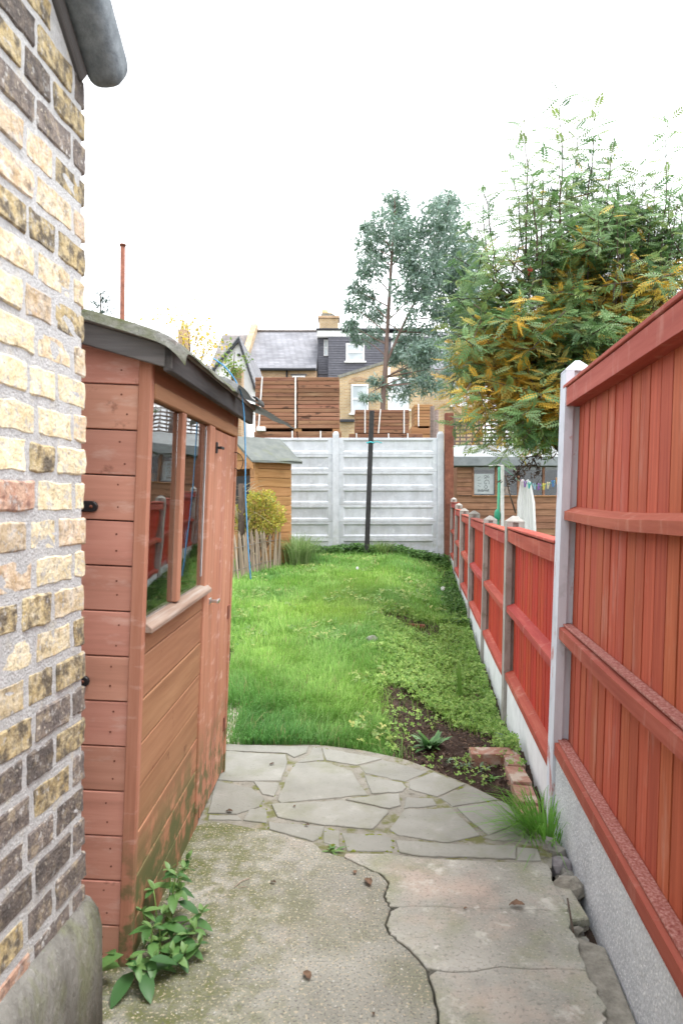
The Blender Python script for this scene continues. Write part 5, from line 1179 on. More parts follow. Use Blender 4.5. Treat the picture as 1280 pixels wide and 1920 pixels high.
for (px, py, nn, r) in [(305, 590, 12, .14), (330, 610, 26, .14), (350, 600, 14, .16), (372, 622, 40, .12), (360, 630, 50, .14), (385, 640, 60, .12), (395, 632, 34, .10), (345, 575, 8, .16), (318, 580, 8, .12), (230, 588, 8, .03), (262, 590, 3, .06), (377, 590, 7, .14), (400, 648, 40, .12), (385, 660, 60, .16), (340, 650, 60, .2)]:
    c = P(px, py, 13+random.uniform(-.3, .3))-YBs; tube_bm(limb_path(top_, c, .1, 4), rad_lerp(.012, .003, 4), 4, bmt, False)
    for _ in range(nn): NP.append(tuple(c+Vector((random.gauss(0, r) for _ in range(3))))); ND.append((random.gauss(0, 1), random.gauss(0, 1), random.gauss(-.2, .7)))
link('twigs', bm_mesh('twigs', bmt, True), K['bark'], yt)['kind'] = 'stuff'
NP = np.array(NP); ND = unit(np.array(ND)); n = len(NP)
scatter('crown_foliage', np.array([[0, 0, 0], [.022, .03, .004], [0, .07, 0], [-.022, .03, .004]]), TFe, NP, frames(ND, unit(rng.normal(0, 1, (n, 3)))), rng.uniform(.7, 1.2, n), mixcol(n, [(.65, .48, .06), (.55, .42, .10), (.45, .40, .10), (.70, .50, .16)]), K['leaf'], yt)['kind'] = 'stuff'
# climber on the white gable
cb = empty('climbing_plant', (P(432, 940, 22.5).x, 22.5, -.5), label='green climber growing up in front of the white gable', cat='plant'); CB = Vector(cb.location)
tube('stem', [(0, 0, 0), P(436, 720, 22.5)-CB, P(440, 660, 22.5)-CB], [.05, .04, .01], K['bark'], cb, 6)
NP, ND = [], []
for (px, py, nn, r) in [(428, 676, 60, .13), (440, 690, 60, .14), (434, 702, 60, .14), (426, 690, 60, .16), (461, 672, 26, .07), (462, 666, 12, .07), (420, 655, 26, .12), (430, 640, 12, .12), (446, 694, 40, .1)]:
    c = P(px, py, 22.5)-CB
    for _ in range(nn): NP.append(tuple(c+Vector((random.gauss(0, r) for _ in range(3))))); ND.append((random.gauss(0, 1), random.gauss(0, 1), random.gauss(-.2, .7)))
NP = np.array(NP); ND = unit(np.array(ND)); n = len(NP)
scatter('foliage', np.array([[0, 0, 0], [.035, .04, .004], [0, .10, 0], [-.035, .04, .004]]), TFe, NP, frames(ND, unit(rng.normal(0, 1, (n, 3)))), rng.uniform(.7, 1.2, n), mixcol(n, [(.16, .28, .05), (.22, .32, .08), (.35, .38, .10), (.12, .22, .05)]), K['leaf'], cb)['kind'] = 'stuff'
# dry vine hanging near the washing line
vb = empty('dry_branch', (2.2, 7.2, 1.5), label='bare brown withered branch hanging over the washing line', cat='branch'); VB = Vector(vb.location)
bm = bmesh.new(); NP, ND = [], []
for path in ([(1040, 800), (1020, 835), (1005, 855), (985, 880), (968, 892)], [(1005, 855), (985, 860), (970, 885)], [(1015, 840), (1030, 850), (1046, 845)], [(985, 872), (975, 880), (958, 898), (946, 905)], [(1000, 862), (1008, 880), (1003, 892)]):
    pt = spline([P(a, b2, 7.0) for a, b2 in path], 5); tube_bm([p-VB for p in pt], rad_lerp(.009, .003, len(pt)-1), 5, bm)
    for p in pt:
        for _ in range(3): NP.append(tuple(p-VB+Vector((random.gauss(0, .03) for _ in range(3))))); ND.append((random.gauss(0, .7), random.gauss(0, .7), random.gauss(-.6, .5)))
link('stems', bm_mesh('stems', bm, True), K['bark'], vb)
NP = np.array(NP); ND = unit(np.array(ND)); n = len(NP)
scatter('withered_leaves', np.array([[0, 0, 0], [.010, .03, .004], [0, .075, 0], [-.010, .03, .004]]), TFe, NP, frames(ND, unit(rng.normal(0, 1, (n, 3)))), rng.uniform(.6, 1.1, n), mixcol(n, [(.07, .045, .035), (.13, .09, .07), (.04, .03, .028)]), K['leaf'], vb)['kind'] = 'stuff'

# ================================================================ LAWN, BED, PLANTS
def lawn_pts(n, x0, x1, y0, y1):
    x = rng.uniform(x0, x1, n); y = rng.uniform(y0, y1, n); ok = (y > edge_y(x)+.005) & (x < np.minimum(fence_x(y)-.0, 9)) & ((x < bed_x(y)+np.where(y < 5, rng.normal(-.03, .04, n), rng.normal(.02, .09, n))))
    ok &= ~((x > -.66) & (x < -.575) & (y < 4.0) & (rng.random(n) < .8))
    ok &= (y < YB-.05); ok &= ~((((x-.68)/.30)**2+((y-6.62)/.34)**2) < 1)
    ok &= ~((x < -.52) & (y < 3.12))
    return x[ok], y[ok]
gx_, gy_, gh, gw = [], [], [], []
for (n, x0, x1, y0, y1, h0, h1, w0) in ((62000, -.8, .5, 3.2, 5.4, .045, .10, .0030), (78000, -1.4, 1.6, 5.4, 8.4, .05, .11, .0046), (84000, -1.75, 2.1, 8.4, 12.4, .05, .12, .0068)):
    x, y = lawn_pts(n, x0, x1, y0, y1); nz_ = np.array([mnoise.noise(Vector((a*1.7, b*1.3, 3))) for a, b in zip(x, y)])
    nz2 = np.array([mnoise.noise(Vector((a*6, b*5, 8))) for a, b in zip(x, y)])
    h = .84*rng.uniform(h0, h1, len(x))*(1+.55*nz_+.5*nz2)*np.where(rng.random(len(x)) < .05, 1.8, 1)*(1+.5*np.clip((-.25-x)*1.2, 0, 1)*(y < 8.5))
    gx_.append(x); gy_.append(y); gh.append(h); gw.append(np.full(len(x), w0)*rng.uniform(.7, 1.3, len(x)))
x, y, h, wd = (np.concatenate(a) for a in (gx_, gy_, gh, gw)); n = len(x)
flow = np.array([mnoise.noise(Vector((a*2.3, b*2.0, 17)))*5+mnoise.noise(Vector((a*.6, b*.6, 2)))*4 for a, b in zip(x, y)])
tint = np.array([mnoise.noise(Vector((a*1.1, b*.8, 31))) for a, b in zip(x, y)])
col = mixcol(n, [(.19, .39, .07), (.26, .47, .10), (.33, .53, .15), (.14, .31, .055)], .24)
col = col*(1+.45*tint[:, None]*np.array([1.7, 1, .6])); st = rng.random(n) < .045; col[st] = mixcol(int(st.sum()), [(.38, .34, .16), (.30, .30, .12)])
yb = (np.exp(-((x-.15)/.5)**2-((y-7.6)/1.6)**2))[:, None]; col = col*(1-yb*.35)+yb*.35*np.array([.32, .38, .07])
me = grass_mesh('lawn_grass', x, y, terrain(x, y)-.004, h, wd, np.clip(col, 0, 1), .8, yaw=flow+rng.normal(0, .9, n))
o = link('lawn_grass', me); tag(o, 'bright green uneven lawn grass', 'grass', kind='stuff')
def tuft(name, label, cx, cy, n, r, h, wd, cols, bend=.9, cat='grass', group=None, z=None, aim=None):
    root = empty(name, (cx, cy, (tz(cx, cy) if z is None else z)-.01), label=label, cat=cat, group=group)
    a = rng.uniform(0, 6.28, n) if aim is None else rng.normal(aim, .9, n); rr = np.abs(rng.normal(0, r*.5, n))
    x, y = rr*np.cos(a), rr*np.sin(a)
    me = grass_mesh('blades', x, y, np.zeros(n), rng.uniform(.55, 1.0, n)*h, rng.uniform(.7, 1.2, n)*wd, mixcol(n, cols), bend, yaw=a+rng.normal(0, .35, n)); o = link('blades', me, None, root); o['kind'] = 'stuff'; return root
tc_ = G(1028, 1575)
tuft('grass_clump', 'lush long green grass clump at the foot of the white concrete post', .752, 2.49, 300, .085, .30, .0048, [(.15, .36, .05), (.20, .42, .07), (.12, .30, .04)], 1.15, aim=2.4)
c = P(560, 1035, 10.7)
tuft('grass_clump', 'tall pale arching grass clump beside the paling fence', c.x, c.y, 700, .26, .62, .009, [(.24, .36, .13), (.33, .42, .20), (.18, .31, .09)], 1.0)
c = P(715, 1035, 12.0)
tuft('grass_clump', 'tufted weeds and long grass at the foot of the black pole', c.x, c.y, 350, .22, .33, .009, [(.15, .27, .06), (.24, .32, .12)], .9)
# weeds along the base of the concrete fence
x = rng.uniform(-1.0, 1.9, 5200); y = 12.34-np.abs(rng.normal(0, .2, 5200)); hh = np.array([.5+.5*mnoise.noise(Vector((a*2.2, 3, 0))) for a in x])
keepw = y > 11.6; x, y, hh = x[keepw], y[keepw], hh[keepw]; n = len(x); a = rng.uniform(0, 6.28, n)
pos = np.stack([x, y, terrain(x, y)+rng.uniform(.0, 1, n)*(.05+.24*hh)], 1)
TVl = np.array([[0, 0, 0], [.022, .03, .006], [0, .075, -.01], [-.022, .03, .006]])
o = scatter('weeds', TVl, TFe, pos, frames(unit(np.stack([np.cos(a), np.sin(a), rng.uniform(-.3, .7, n)], 1))), rng.uniform(.6, 1.2, n), mixcol(n, [(.08, .18, .045), (.12, .24, .06), (.15, .27, .09)]), K['leaf']); tag(o, 'low dark weeds along the foot of the concrete fence', 'weeds', kind='stuff')
# weeds along the low fence foot
n = 4200; y = rng.uniform(7.0, 12.2, n); x = fence_x(y)-.02-np.abs(rng.normal(0, .10, n)); a = rng.uniform(0, 6.28, n)
pos = np.stack([x, y, terrain(x, y)+rng.uniform(0, .16, n)*np.array([.6+.6*mnoise.noise(Vector((2, b*1.7, 0))) for b in y])], 1)
o = scatter('weeds', TVl, TFe, pos, frames(unit(np.stack([np.cos(a), np.sin(a), rng.uniform(-.3, .7, n)], 1))), rng.uniform(.5, 1.0, n), mixcol(n, [(.06, .14, .03), (.10, .20, .045)]), K['leaf']); tag(o, 'leafy weeds along the foot of the low red fence', 'weeds', kind='stuff')
# clover and chickweed mat over the bed
n = 56000; y = 3.0+4.4*rng.random(n)**.9; x = rng.uniform(.15, 1.35, n)
cov_ = np.array([mnoise.noise(Vector((a*2.6, b*2.2, 5)))+.5*mnoise.noise(Vector((a*7, b*6, 9))) for a, b in zip(x, y)])
dens = ss(3.9, 4.7, y)*1.1+.42*ss(.3, .75, x)*ss(3.55, 3.9, y)-.35+.25*ss(.25, .05, fence_x(y)-x)*ss(3.3, 3.7, y)
bare = 1.05*np.exp(-((x-.40)/.20)**2-((y-4.2)/.42)**2)
ok = (x > bed_x(y+cov_*.6)-.08+cov_*.14) & (x < fence_x(y)-.015) & (y > edge_y(x)+.02) & ((cov_*.75+dens-bare*1.1 > .06) | (rng.random(n) < .10) & (cov_ > .0)) & ~((((x-.68)/.28)**2+((y-6.62)/.30)**2) < 1)
x, y = x[ok], y[ok]; n = len(x); hz_ = rng.uniform(.01, .06, n)*(1+.8*cov_[ok])+np.maximum(0, np.array([mnoise.noise(Vector((a*5.5, b*5, 21))) for a, b in zip(x, y)]))*.07
rd = .012; V = []
for k in range(3):
    a = k*2.094; c_, s_ = math.cos(a), math.sin(a); q = np.array([[0, 0, 0], [.007, .008, .002], [.0075, .016, .003], [0, .0185, .001], [-.0075, .016, .003], [-.007, .008, .002]]); V.append(np.stack([q[:, 0]*c_-q[:, 1]*s_, q[:, 0]*s_+q[:, 1]*c_, q[:, 2]], 1))
TVc = np.concatenate(V); TFc = np.arange(18).reshape(3, 6)
nrm = unit(np.stack([rng.normal(0, .6, n), rng.normal(-.2, .6, n), np.ones(n)], 1)); a = rng.uniform(0, 6.28, n)
dd = unit(np.cross(nrm, np.stack([np.cos(a), np.sin(a), np.zeros(n)], 1)))
o = scatter('ground_cover', TVc, TFc, np.stack([x, y, terrain(x, y)+hz_], 1), frames(dd, nrm), rng.uniform(.42, .85, n), mixcol(n, [(.20, .36, .07), (.29, .45, .10), (.36, .50, .14), (.14, .27, .05)]), K['leaf']); tag(o, 'low clover and chickweed mat covering the flower bed', 'ground cover', kind='stuff')
ng = 2600; yg = rng.uniform(3.9, 7.3, ng); xg = rng.uniform(.25, 1.3, ng); okg = (xg > bed_x(yg)-.1) & (xg < fence_x(yg)-.02) & ((yg > 4.75) | (xg > .62) | (rng.random(2600) < .25)); xg, yg = xg[okg], yg[okg]; ng = len(xg)
o = link('bed_grass', grass_mesh('bed_grass', xg, yg, terrain(xg, yg), rng.uniform(.05, .15, ng), np.full(ng, .004), mixcol(ng, [(.2, .38, .06), (.28, .42, .1), (.15, .3, .05)]), 1.0)); tag(o, 'thin grass blades scattered through the clover', 'grass', kind='stuff')
# bark chips and crumbs on the bare soil
n = 8000; y = rng.uniform(2.5, 7.0, n); x = rng.uniform(.2, 1.1, n); ok = (x > bed_x(y)-.05) & (x < fence_x(y)-.03) & (y > edge_y(x)+.015); x, y = x[ok], y[ok]; n = len(x)
o = scatter('soil_crumbs', np.array([[0, 0, 0], [.004, .008, .003], [0, .018, 0], [-.004, .008, .003]]), TFe, np.stack([x, y, terrain(x, y)+rng.uniform(.012, .034, n)], 1), frames(unit(rng.normal(0, 1, (n, 3))*np.array([1, 1, .3]))), rng.uniform(.5, 2.0, n), mixcol(n, [(.05, .03, .022), (.10, .06, .04), (.20, .13, .09), (.03, .02, .016), (.08, .05, .03)]), K['leaf']); tag(o, 'dark bark crumbs strewn on the bare soil', 'soil crumbs', kind='stuff')
# pale gravel patch by the shed
n = 520; px = rng.uniform(424, 452, n); y = rng.uniform(3.44, 4.25, n); x = (px-640)/FPX*y
b = bmesh.new()
for a, c in zip(x, y):
    r = random.uniform(.006, .017); bmesh.ops.create_icosphere(b, subdivisions=1, radius=r, matrix=Matrix.Translation((a, c, tz(a, c)+r*.3)) @ Matrix.Rotation(random.uniform(0, 3), 4, 'Z') @ Matrix.Diagonal((1, random.uniform(.6, 1), .6, 1)))
o = link('gravel_patch', bm_mesh('gravel_patch', b), M('gravel_patch', [(.3, (.36, .31, .25)), (.5, (.48, .42, .35)), (.7, (.60, .56, .50))], 40, 2, rough=.9, rand=0, coords='World')); tag(o, 'patch of pale gravel beside the shed door', 'gravel', kind='stuff')

nl = 26000; xl_ = rng.uniform(-1.5, 1.7, nl); yl_ = rng.uniform(3.4, 11.8, nl); cl_ = np.array([mnoise.noise(Vector((a*1.5, b*1.1, 41)))+.5*mnoise.noise(Vector((a*5, b*4, 43))) for a, b in zip(xl_, yl_)])
okl = (cl_ > .22) & (yl_ > edge_y(xl_)+.03) & (xl_ < np.minimum(bed_x(yl_), fence_x(yl_)-.05)) & ~((xl_ < -.56) & (yl_ < 3.9)); xl_, yl_ = xl_[okl], yl_[okl]; nl = len(xl_)
nrm = unit(np.stack([rng.normal(0, .5, nl), rng.normal(-.2, .5, nl), np.ones(nl)], 1)); a = rng.uniform(0, 6.28, nl); dd = unit(np.cross(nrm, np.stack([np.cos(a), np.sin(a), np.zeros(nl)], 1)))
o = scatter('lawn_weeds', TVc, TFc, np.stack([xl_, yl_, terrain(xl_, yl_)+rng.uniform(.03, .085, nl)], 1), frames(dd, nrm), rng.uniform(.6, 1.3, nl), mixcol(nl, [(.12, .25, .05), (.18, .33, .08), (.26, .38, .12), (.40, .42, .14)]), K['leaf']); tag(o, 'clover and broad-leaved weeds mixed into the lawn', 'weeds', kind='stuff')
# broad-leaf weed at the shed foot: every leaf is its own object
random.seed(21)
def leaf_mesh(name, L, W, col, mat, nseg=5, fold=.25, curl=.25):
    vs, fs = [], []
    for i in range(nseg+1):
        t = i/nseg; wdt = W*math.sin(math.pi*min(1, t*.93+.04))**.8*(1-.25*t) if 0 < i < nseg else .0008
        zc = -curl*L*t*t; vs += [(-wdt/2, L*t, zc+fold*wdt/2), (0, L*t, zc), (wdt/2, L*t, zc+fold*wdt/2)]
    for i in range(nseg):
        for k in range(2): a = i*3+k; fs.append((a, a+1, a+4, a+3))
    me = mesh(name, vs, fs, True); set_col(me, np.tile(np.array([*col, 1.0]), (len(vs), 1))); me.materials.append(mat); return me
wl_ = [leaf_mesh('leaf', .068, .036, c, K['leaf_gloss']) for c in ((.08, .185, .052), (.115, .235, .068), (.06, .15, .048), (.16, .28, .09))]
weed = empty('broadleaf_weed', (-.52, 1.90, 0), label='leafy green weed growing at the foot of the shed', cat='plant'); WB = Vector(weed.location)
def place_leaf(me, p, d, s, parent, upv=(0, 0, 1)):
    d = Vector(d).normalized(); x = d.cross(Vector(upv)); x = x.normalized() if x.length > .05 else Vector((1, 0, 0)); z = x.cross(d)
    mm = Matrix((x, d, z)).transposed().to_4x4(); mm.translation = p; o = link('leaf', me, None, parent); o.matrix_local = mm @ Matrix.Scale(s, 4); return o
stems = [((-.515, 2.02), (352, 1612, 2.06)), ((-.51, 1.98), (318, 1632, 2.0)), ((-.50, 1.97), (338, 1668, 1.97)), ((-.485, 1.93), (378, 1712, 1.93)), ((-.50, 1.90), (288, 1668, 1.92)), ((-.50, 1.88), (305, 1715, 1.88)),
         ((-.49, 1.86), (262, 1710, 1.84)), ((-.485, 1.84), (300, 1772, 1.83)), ((-.47, 1.86), (352, 1752, 1.86)), ((-.52, 1.76), (222, 1800, 1.72)), ((-.50, 1.75), (258, 1812, 1.70)), ((-.49, 1.74), (285, 1800, 1.74)), ((-.46, 1.83), (375, 1778, 1.82)), ((-.46, 1.82), (345, 1800, 1.78)), ((-.50, 1.95), (330, 1640, 1.95)), ((-.49, 1.9), (320, 1742, 1.9)), ((-.48, 1.88), (365, 1745, 1.88)), ((-.5, 1.8), (285, 1740, 1.78)), ((-.5, 1.96), (345, 1630, 2.0)), ((-.48, 1.8), (322, 1790, 1.78))]
for (bx_, by_), (px, py, Y) in stems:
    e = P(px, py, Y); s = Vector((bx_, by_, -.005)); e.z = max(e.z, .04); e.x = max(e.x, -.535); pt = limb_path(s, e, .08, 6)
    tube('stem', [p-WB for p in pt], rad_lerp(.0032, .0016, 6), K['stem_green'], weed, 5)
    az = random.uniform(0, 3.14); L = (e-s).length; nn = max(2, int(L/.055))
    for k in range(nn):
        t = .28+.72*(k+1)/nn; i = min(5, int(t*6)); p = pt[i].lerp(pt[i+1], min(1, t*6-i)) if i < 6 else pt[6]; az += 1.57+random.uniform(-.3, .3)
        for sgn in (0, math.pi):
            d = Vector((math.cos(az+sgn), math.sin(az+sgn), random.uniform(-.35, .3)))
            if p.x+d.x*.06 < -.555: d.x = abs(d.x)*.5+.1
            place_leaf(random.choice(wl_), p-WB, d, random.uniform(.55, 1.25)*(.75 if t > .95 else 1), weed)
    for _ in range(3): d = Vector((random.gauss(0, .6), random.gauss(0, .6), 1)); place_leaf(wl_[3], e-WB, d, .45, weed)
for (px, py, ang, s) in [(232, 1790, 200, 1.3), (250, 1828, 250, 1.35), (268, 1830, 300, 1.2), (225, 1812, 170, 1.2), (215, 1790, 130, .8), (280, 1800, 20, 1.1)]:
    p = P(px, py, 1.72); p.z = max(.035, p.z); place_leaf(random.choice(wl_[:3]), p-WB, (math.cos(R(ang)), math.sin(R(ang)), -.15), s, weed)
# bed plants: dock-like clump, iris blades, pale rosette, seedling in the crack
def rosette(name, label, c, n, L, W, cols, up0, up1, mat='leaf_gloss', cat='plant'):
    root = empty(name, (c[0], c[1], tz(c[0], c[1])+.012), label=label, cat=cat); ms = [leaf_mesh('leaf', L, W, q, K[mat], 6, .3, .35) for q in cols]
    for k in range(n):
        a = k*2.4+random.uniform(-.3, .3); u = random.uniform(up0, up1); place_leaf(random.choice(ms), Vector((random.gauss(0, .012), random.gauss(0, .012), 0)), (math.cos(a), math.sin(a), u), random.uniform(.6, 1.1), root)
    return root
c = G(805, 1408, -.07); rosette('dock_plant', 'upright dark green leafy dock plant in the bare soil', (c.x, c.y), 30, .115, .032, [(.06, .15, .045), (.09, .21, .06), (.15, .26, .12)], .5, 2.6)
c = G(958, 1390, -.10); rosette('lupin_plant', 'pale grey-green spreading plant beside the last edging brick', (c.x, c.y), 15, .10, .022, [(.16, .24, .15), (.22, .30, .20)], .15, .8)
for px, py in ((870, 1432), (905, 1436), (836, 1425)):
    c = G(px, py, -.07); rosette('seedling', 'small silvery green seedling in the soil before the bed brick', (c.x, c.y), 14, .045, .014, [(.20, .28, .17), (.15, .24, .12)], .2, 1.0)['group'] = 'silvery seedlings in the soil'
c = G(918, 1447, -.08); rosette('seedling', 'fresh green seedling in front of the red and cream brick', (c.x, c.y-.06), 18, .05, .017, [(.13, .26, .05), (.10, .22, .05)], .1, 1.0)
c = G(862, 1300, -.12); ir = empty('iris_plant', (c.x, c.y, tz(c.x, c.y)-.005), label='upright sword-leaved plant in the clover', cat='plant'); im = leaf_mesh('leaf', .24, .016, (.16, .30, .06), K['leaf_gloss'], 6, .3, .02)
for k in range(7): place_leaf(im, Vector((random.gauss(0, .015), random.gauss(0, .015), 0)), (random.gauss(0, .10), random.gauss(0, .1), 1), random.uniform(.55, 1.15), ir, (0, -1, .1))
c = Z3(470, 380); rosette('crack_weed', 'small green weed sprouting from the crack in the concrete', (c.x, c.y), 11, .042, .014, [(.10, .20, .05), (.14, .25, .06)], .1, .9).location.z = -.006
# moss pads along joints and the crack
b = bmesh.new()
for _ in range(190):
    f = random.choice(flags); j = random.randrange(len(f)); q = Vector(f[j]).lerp(Vector(f[(j+1) % len(f)]), random.random()); p = Z3(q.x+random.uniform(-3, 3), q.y+random.uniform(-2, 2))
    if mnoise.noise(p*3.1) < .02: continue
    r = random.uniform(.003, .009); bmesh.ops.create_icosphere(b, subdivisions=1, radius=r, matrix=Matrix.Translation((p.x, p.y, -.005)) @ Matrix.Diagonal((1.6, 1.2, .75, 1)))
o = link('moss', bm_mesh('moss', b), M('moss', [(.3, (.09, .12, .015)), (.7, (.20, .23, .04))], 60, 4, rough=1, rand=0, coords='World')); tag(o, 'yellow-green moss in the joints of the crazy paving', 'moss', kind='stuff')

# shrub with yellow tips, spiky plant behind paling
shb = empty('yellow_shrub', (P(478, 940, 10.1).x, 10.1, tz(-1.2, 10.1)-.02), label='rounded yellow-green shrub behind the paling fence', cat='shrub'); SB = Vector(shb.location)
bm = bmesh.new(); NP, ND = [], []
for (px, py, rx) in [(470, 960, 26), (495, 950, 26), (515, 962, 20), (485, 985, 28), (510, 985, 18), (460, 985, 22), (450, 962, 16), (500, 935, 16), (478, 935, 16), (525, 975, 10)]:
    c = P(px, py, 10.1+random.uniform(-.15, .15))-SB; tube_bm(limb_path((0, 0, 0), c, .1, 4), rad_lerp(.012, .004, 4), 5, bm, False); r = rx*10.1/FPX
    for _ in range(int(rx*16)):
        q = Vector((random.gauss(0, 1) for _ in range(3))).normalized()*random.random()**.4*r; NP.append(tuple(c+q)); ND.append((q.x/r+random.gauss(0, .5), q.y/r+random.gauss(0, .5), .4+random.gauss(0, .5)))
link('stems', bm_mesh('stems', bm, True), K['bark'], shb)
NP = np.array(NP); ND = unit(np.array(ND)); n = len(NP); hi = np.clip(NP[:, 2:3]*0+rng.random((n, 1)), 0, 1)
scatter('foliage', np.array([[0, 0, 0], [.014, .02, .003], [0, .05, -.004], [-.014, .02, .003]]), TFe, NP, frames(ND, unit(rng.normal(0, 1, (n, 3)))), rng.uniform(.7, 1.2, n), mixcol(n, [(.60, .55, .08), (.50, .50, .10), (.30, .37, .09), (.68, .56, .14), (.40, .42, .09), (.52, .34, .12)], .2), K['leaf'], shb)['kind'] = 'stuff'
phm = empty('spiky_plant', (P(452, 940, 9.9).x, 9.9, tz(-1.5, 9.9)-.02), label='spiky plant with dry strap leaves between the two sheds', cat='plant')
lm_ = [leaf_mesh('leaf', .75, .030, c, K['leaf'], 8, .35, k) for c, k in (((.24, .20, .12), .35), ((.34, .28, .18), .25), ((.16, .19, .09), .45), ((.42, .36, .26), .15))]
for k in range(90):
    a = random.uniform(0, 6.28); zz = random.uniform(.35, 1.25); place_leaf(random.choice(lm_), Vector((random.gauss(0, .03), random.gauss(0, .03), zz)), (math.cos(a), math.sin(a)*.8, random.uniform(-.35, .9)), random.uniform(.45, .85), phm)
tube('stem', [(0, 0, 0), (.01, 0, 1.3)], .05, K['bark'], phm, 8)

# ================================================================ SMALL THINGS ON THE GROUND
def brick_thing(name, loc, rot, label, size=(.212, .10, .066), group=None):
    bm = box_bm((-size[0]/2, -size[1]/2, 0), (size[0]/2, size[1]/2, size[2]), .005, 2)
    for v in bm.verts: v.co += Vector((mnoise.noise(v.co*30+Vector(loc)) for _ in range(3)))*.003
    o = link(name, bm_mesh(name, bm), K['edge_brick'], None, loc, rot); return tag(o, label, 'brick', group)
a, c = G(884, 1439, -.1), G(961, 1439, -.1)
brick_thing('loose_brick', ((a.x+c.x)/2+.005, a.y+.05, tz((a.x+c.x)/2, a.y)+.0), (R(0), R(-.8), R(-1.5)), 'loose red and cream brick lying across the flower bed')
lab = ['edging brick next to the loose bed brick along the white gravel board', 'second edging brick from the loose bed brick', 'third edging brick from the loose bed brick', 'fourth edging brick close to the grass clump']
for k in range(4):
    y = 3.36-k*.205; x = fence_x(y)-.062; brick_thing('edging_brick', (x, y, tz(x, y)-.005+.002*k), (random.uniform(-.04, .04), random.uniform(-.05, .05), R(90)+YAW+random.uniform(-.08, .08)), lab[k], (.195, .085, .066))
def gnd(px, py, z): return G(px, py, z)
rks = [(1052, 1598, .10, .075, 'stone', 'lumpy grey stone below the long grass clump'), (1062, 1622, .085, .060, 'stone_purple', 'smooth purple-grey stone in the rubble by the fence'), (1070, 1668, .105, .075, 'rubble', 'rough tan mortar lump in the rubble by the fence'), (1050, 1640, .04, .03, 'rubble', None), (1084, 1640, .055, .05, 'stone', None), (1090, 1662, .05, .04, 'rubble', None), (1060, 1698, .04, .025, 'stone', None), (1076, 1735, .05, .03, 'rubble', None), (1090, 1750, .045, .022, 'stone', None), (1098, 1778, .05, .025, 'rubble', None), (1108, 1800, .03, .02, 'stone', None), (1045, 1618, .035, .02, 'rubble', None), (1068, 1715, .03, .02, 'stone', None), (1118, 1822, .04, .02, 'rubble', None), (1105, 1765, .03, .02, 'stone', None)]
for _ in range(26):
    t_ = random.random(); rks.append((1036+t_*84+random.uniform(-4, 16), 1600+t_*215+random.uniform(-8, 8), random.uniform(.016, .034), random.uniform(.012, .022), random.choice(('stone', 'rubble')), None))
for i, (px, py, s, hgt, m, lb) in enumerate(rks):
    p = gnd(px, py, -.03); p.x = min(p.x, fence_x(p.y)-s*.45)
    o = rock('rubble_stone', K[m], (s, s*random.uniform(.75, 1), hgt*1.25), i+2, (p.x, p.y, -.068+hgt*.52), (0, 0, random.uniform(0, 3)), .7 if m != 'stone_purple' else .3, 2)
    tag(o, lb or 'small loose rubble stone in the gap between concrete and tall fence', 'stone', None if lb else 'small rubble stones by the tall fence')
p = gnd(1098, 1700, -.03)
o = prism('broken_slab', [(-.05, -.075), (.045, -.10), (.055, .05), (.01, .085), (-.035, .04)], 0, .03, K['slab_right'], None, bev=.004); o.location = (fence_x(p.y)-.075, p.y+.02, -.045); o.rotation_euler = (R(8), R(-14), R(8)); tag(o, 'flat broken concrete piece tilted against the gravel board', 'stone')
p = P(698, 1228, 5.55); p.z = tz(p.x, p.y); o = rock('lawn_stone', K['stone'], (.12, .10, .09), 31, (p.x, p.y, p.z+.028), (0, 0, .4), .2, 3); tag(o, 'grey rounded stone lying in the lawn edge', 'stone')
p = (.70, 6.80); o = box('rusty_bar', (-.13, -.022, 0), (.13, .022, .035), K['rust'], None, .006); o.location = (.70, 6.80, tz(.70, 6.80)+.012); o.rotation_euler = (0, R(3), R(-8)); tag(o, 'short rusty metal bar in the bare hollow of the lawn', 'metal bar')
def dead_leaf(px, py, s, rotz, label, z=0.0, mesh_seed=0):
    rr = random.Random(mesh_seed); vs, fs = [], []; n = 6
    for i in range(n+1):
        t = i/n; wv = .5*math.sin(math.pi*min(.98, t+.02))**.7*(.8+.3*rr.random()); cu_ = .35*math.sin(t*3+rr.random())
        vs += [(-wv*.6, t-.5, .12+.22*wv*rr.random()+cu_*.3), (0, t-.5, .06+cu_*.25), (wv*.6, t-.5, .12+.3*wv*rr.random()+cu_*.3)]
    for i in range(n):
        for k in range(2): a = i*3+k; fs.append((a, a+1, a+4, a+3))
    zmin = min(v[2] for v in vs); vs = [(v[0]*s, v[1]*s, (v[2]-zmin)*s+.001) for v in vs]
    p = G(px, py, z); o = link('dead_leaf', mesh('dead_leaf', vs, fs, True), K['dead_leaf'], None, (p.x, p.y, z), (0, 0, rotz)); return tag(o, label, 'leaf', 'dead leaves on the concrete')
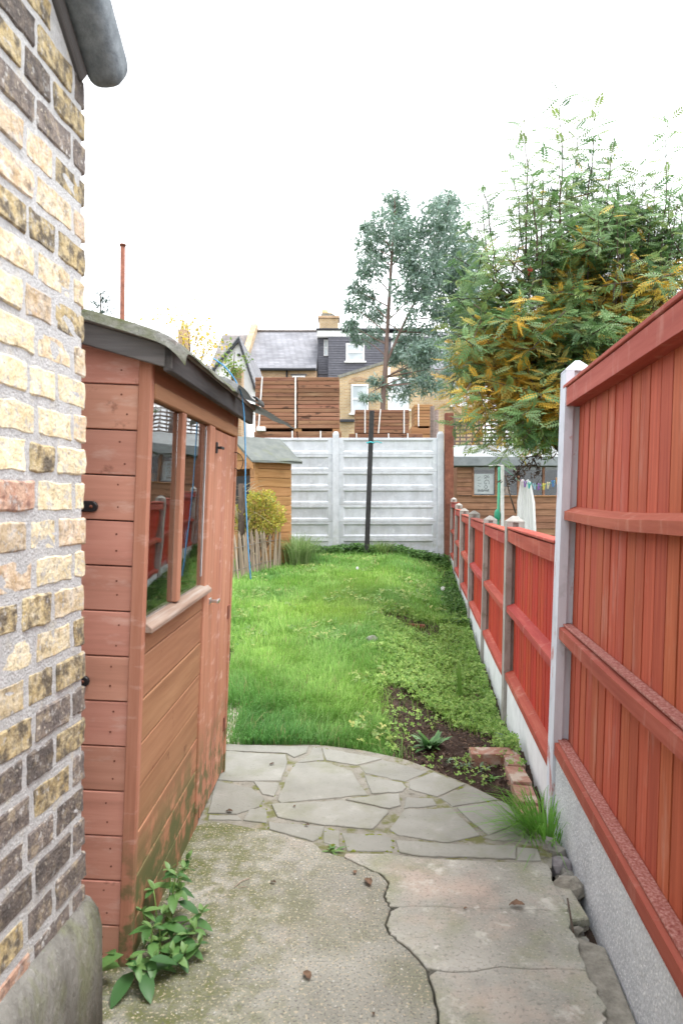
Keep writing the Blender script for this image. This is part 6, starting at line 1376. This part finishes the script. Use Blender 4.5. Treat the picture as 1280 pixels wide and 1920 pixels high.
dlab = ['large curled dead leaf beside the main concrete crack', 'small orange-brown leaf on the mossy concrete', 'curled dead leaf on the right concrete slab near the rubble', 'dark crumpled leaf on the bare grey concrete', 'tiny dark leaf scrap on the right concrete slab', 'small leaf scrap above the main concrete crack', 'little leaf on the flagstone edge by the crack weed', 'pale brown leaf on the flagstone nearest the lawn', 'small leaf scrap on the long middle flagstone', 'dark leaf on the flagstone beside the shed door', 'tiny leaf scrap beside the crack', 'small leaf at the patio rim beside the soil']
dl = [(690, 1655, .045, .3), (512, 1655, .022, 1), (968, 1700, .045, 1.4), (576, 1830, .035, .5), (872, 1704, .014, 2), (665, 1636, .022, .2), (575, 1548, .02, 1), (510, 1433, .026, 2.2), (552, 1512, .016, 0), (430, 1522, .03, 1.2), (700, 1902, .012, 0), (800, 1430, .02, 0)]
for i, (px, py, s, r) in enumerate(dl): dead_leaf(px, py, s, r, dlab[i], .003, i)
bm = tube_bm([G(440, 1665)+Vector((0, 0, .003)), G(452, 1656)+Vector((0, 0, .007)), G(468, 1649)+Vector((0, 0, .004))], .0018, 5); tube_bm([G(446, 1666)+Vector((0, 0, .003)), G(462, 1664)+Vector((0, 0, .003))], .0013, 5, bm)
o = link('twig', bm_mesh('twig', bm), K['paling']); tag(o, 'pale dry twig lying on the concrete', 'twig')
o = tube('twig', [(.655, 1.93, -.002), (.668, 2.02, .045)], .003, K['bark'], None, 5); tag(o, 'dark twig standing in the rubble by the fence', 'twig')
# dandelion clocks and small flowers in the lawn
for (px, Y, lb, r) in ((829, 8.6, 'white dandelion clock beside the low red fence', .024), (669, 9.2, 'white dandelion clock in the middle of the lawn', .018)):
    x_ = (px-640)/FPX*Y; root = empty('dandelion', (x_, Y, tz(x_, Y)-.005), label=lb, cat='flower'); hh_ = .16
    tube('stalk', [(0, 0, 0), (.005, 0, hh_)], .0025, K['stem_green'], root, 5)
    bm = bmesh.new()
    for k in range(90):
        d_ = Vector((random.gauss(0, 1) for _ in range(3))).normalized(); e = Vector((.005, 0, hh_))+d_*r
        tube_bm([Vector((.005, 0, hh_)), e], .0005, 3, bm, False); bmesh.ops.create_icosphere(bm, subdivisions=0 if False else 1, radius=.0035, matrix=Matrix.Translation(e))
    link('seed_head', bm_mesh('seed_head', bm), K['white'], root)
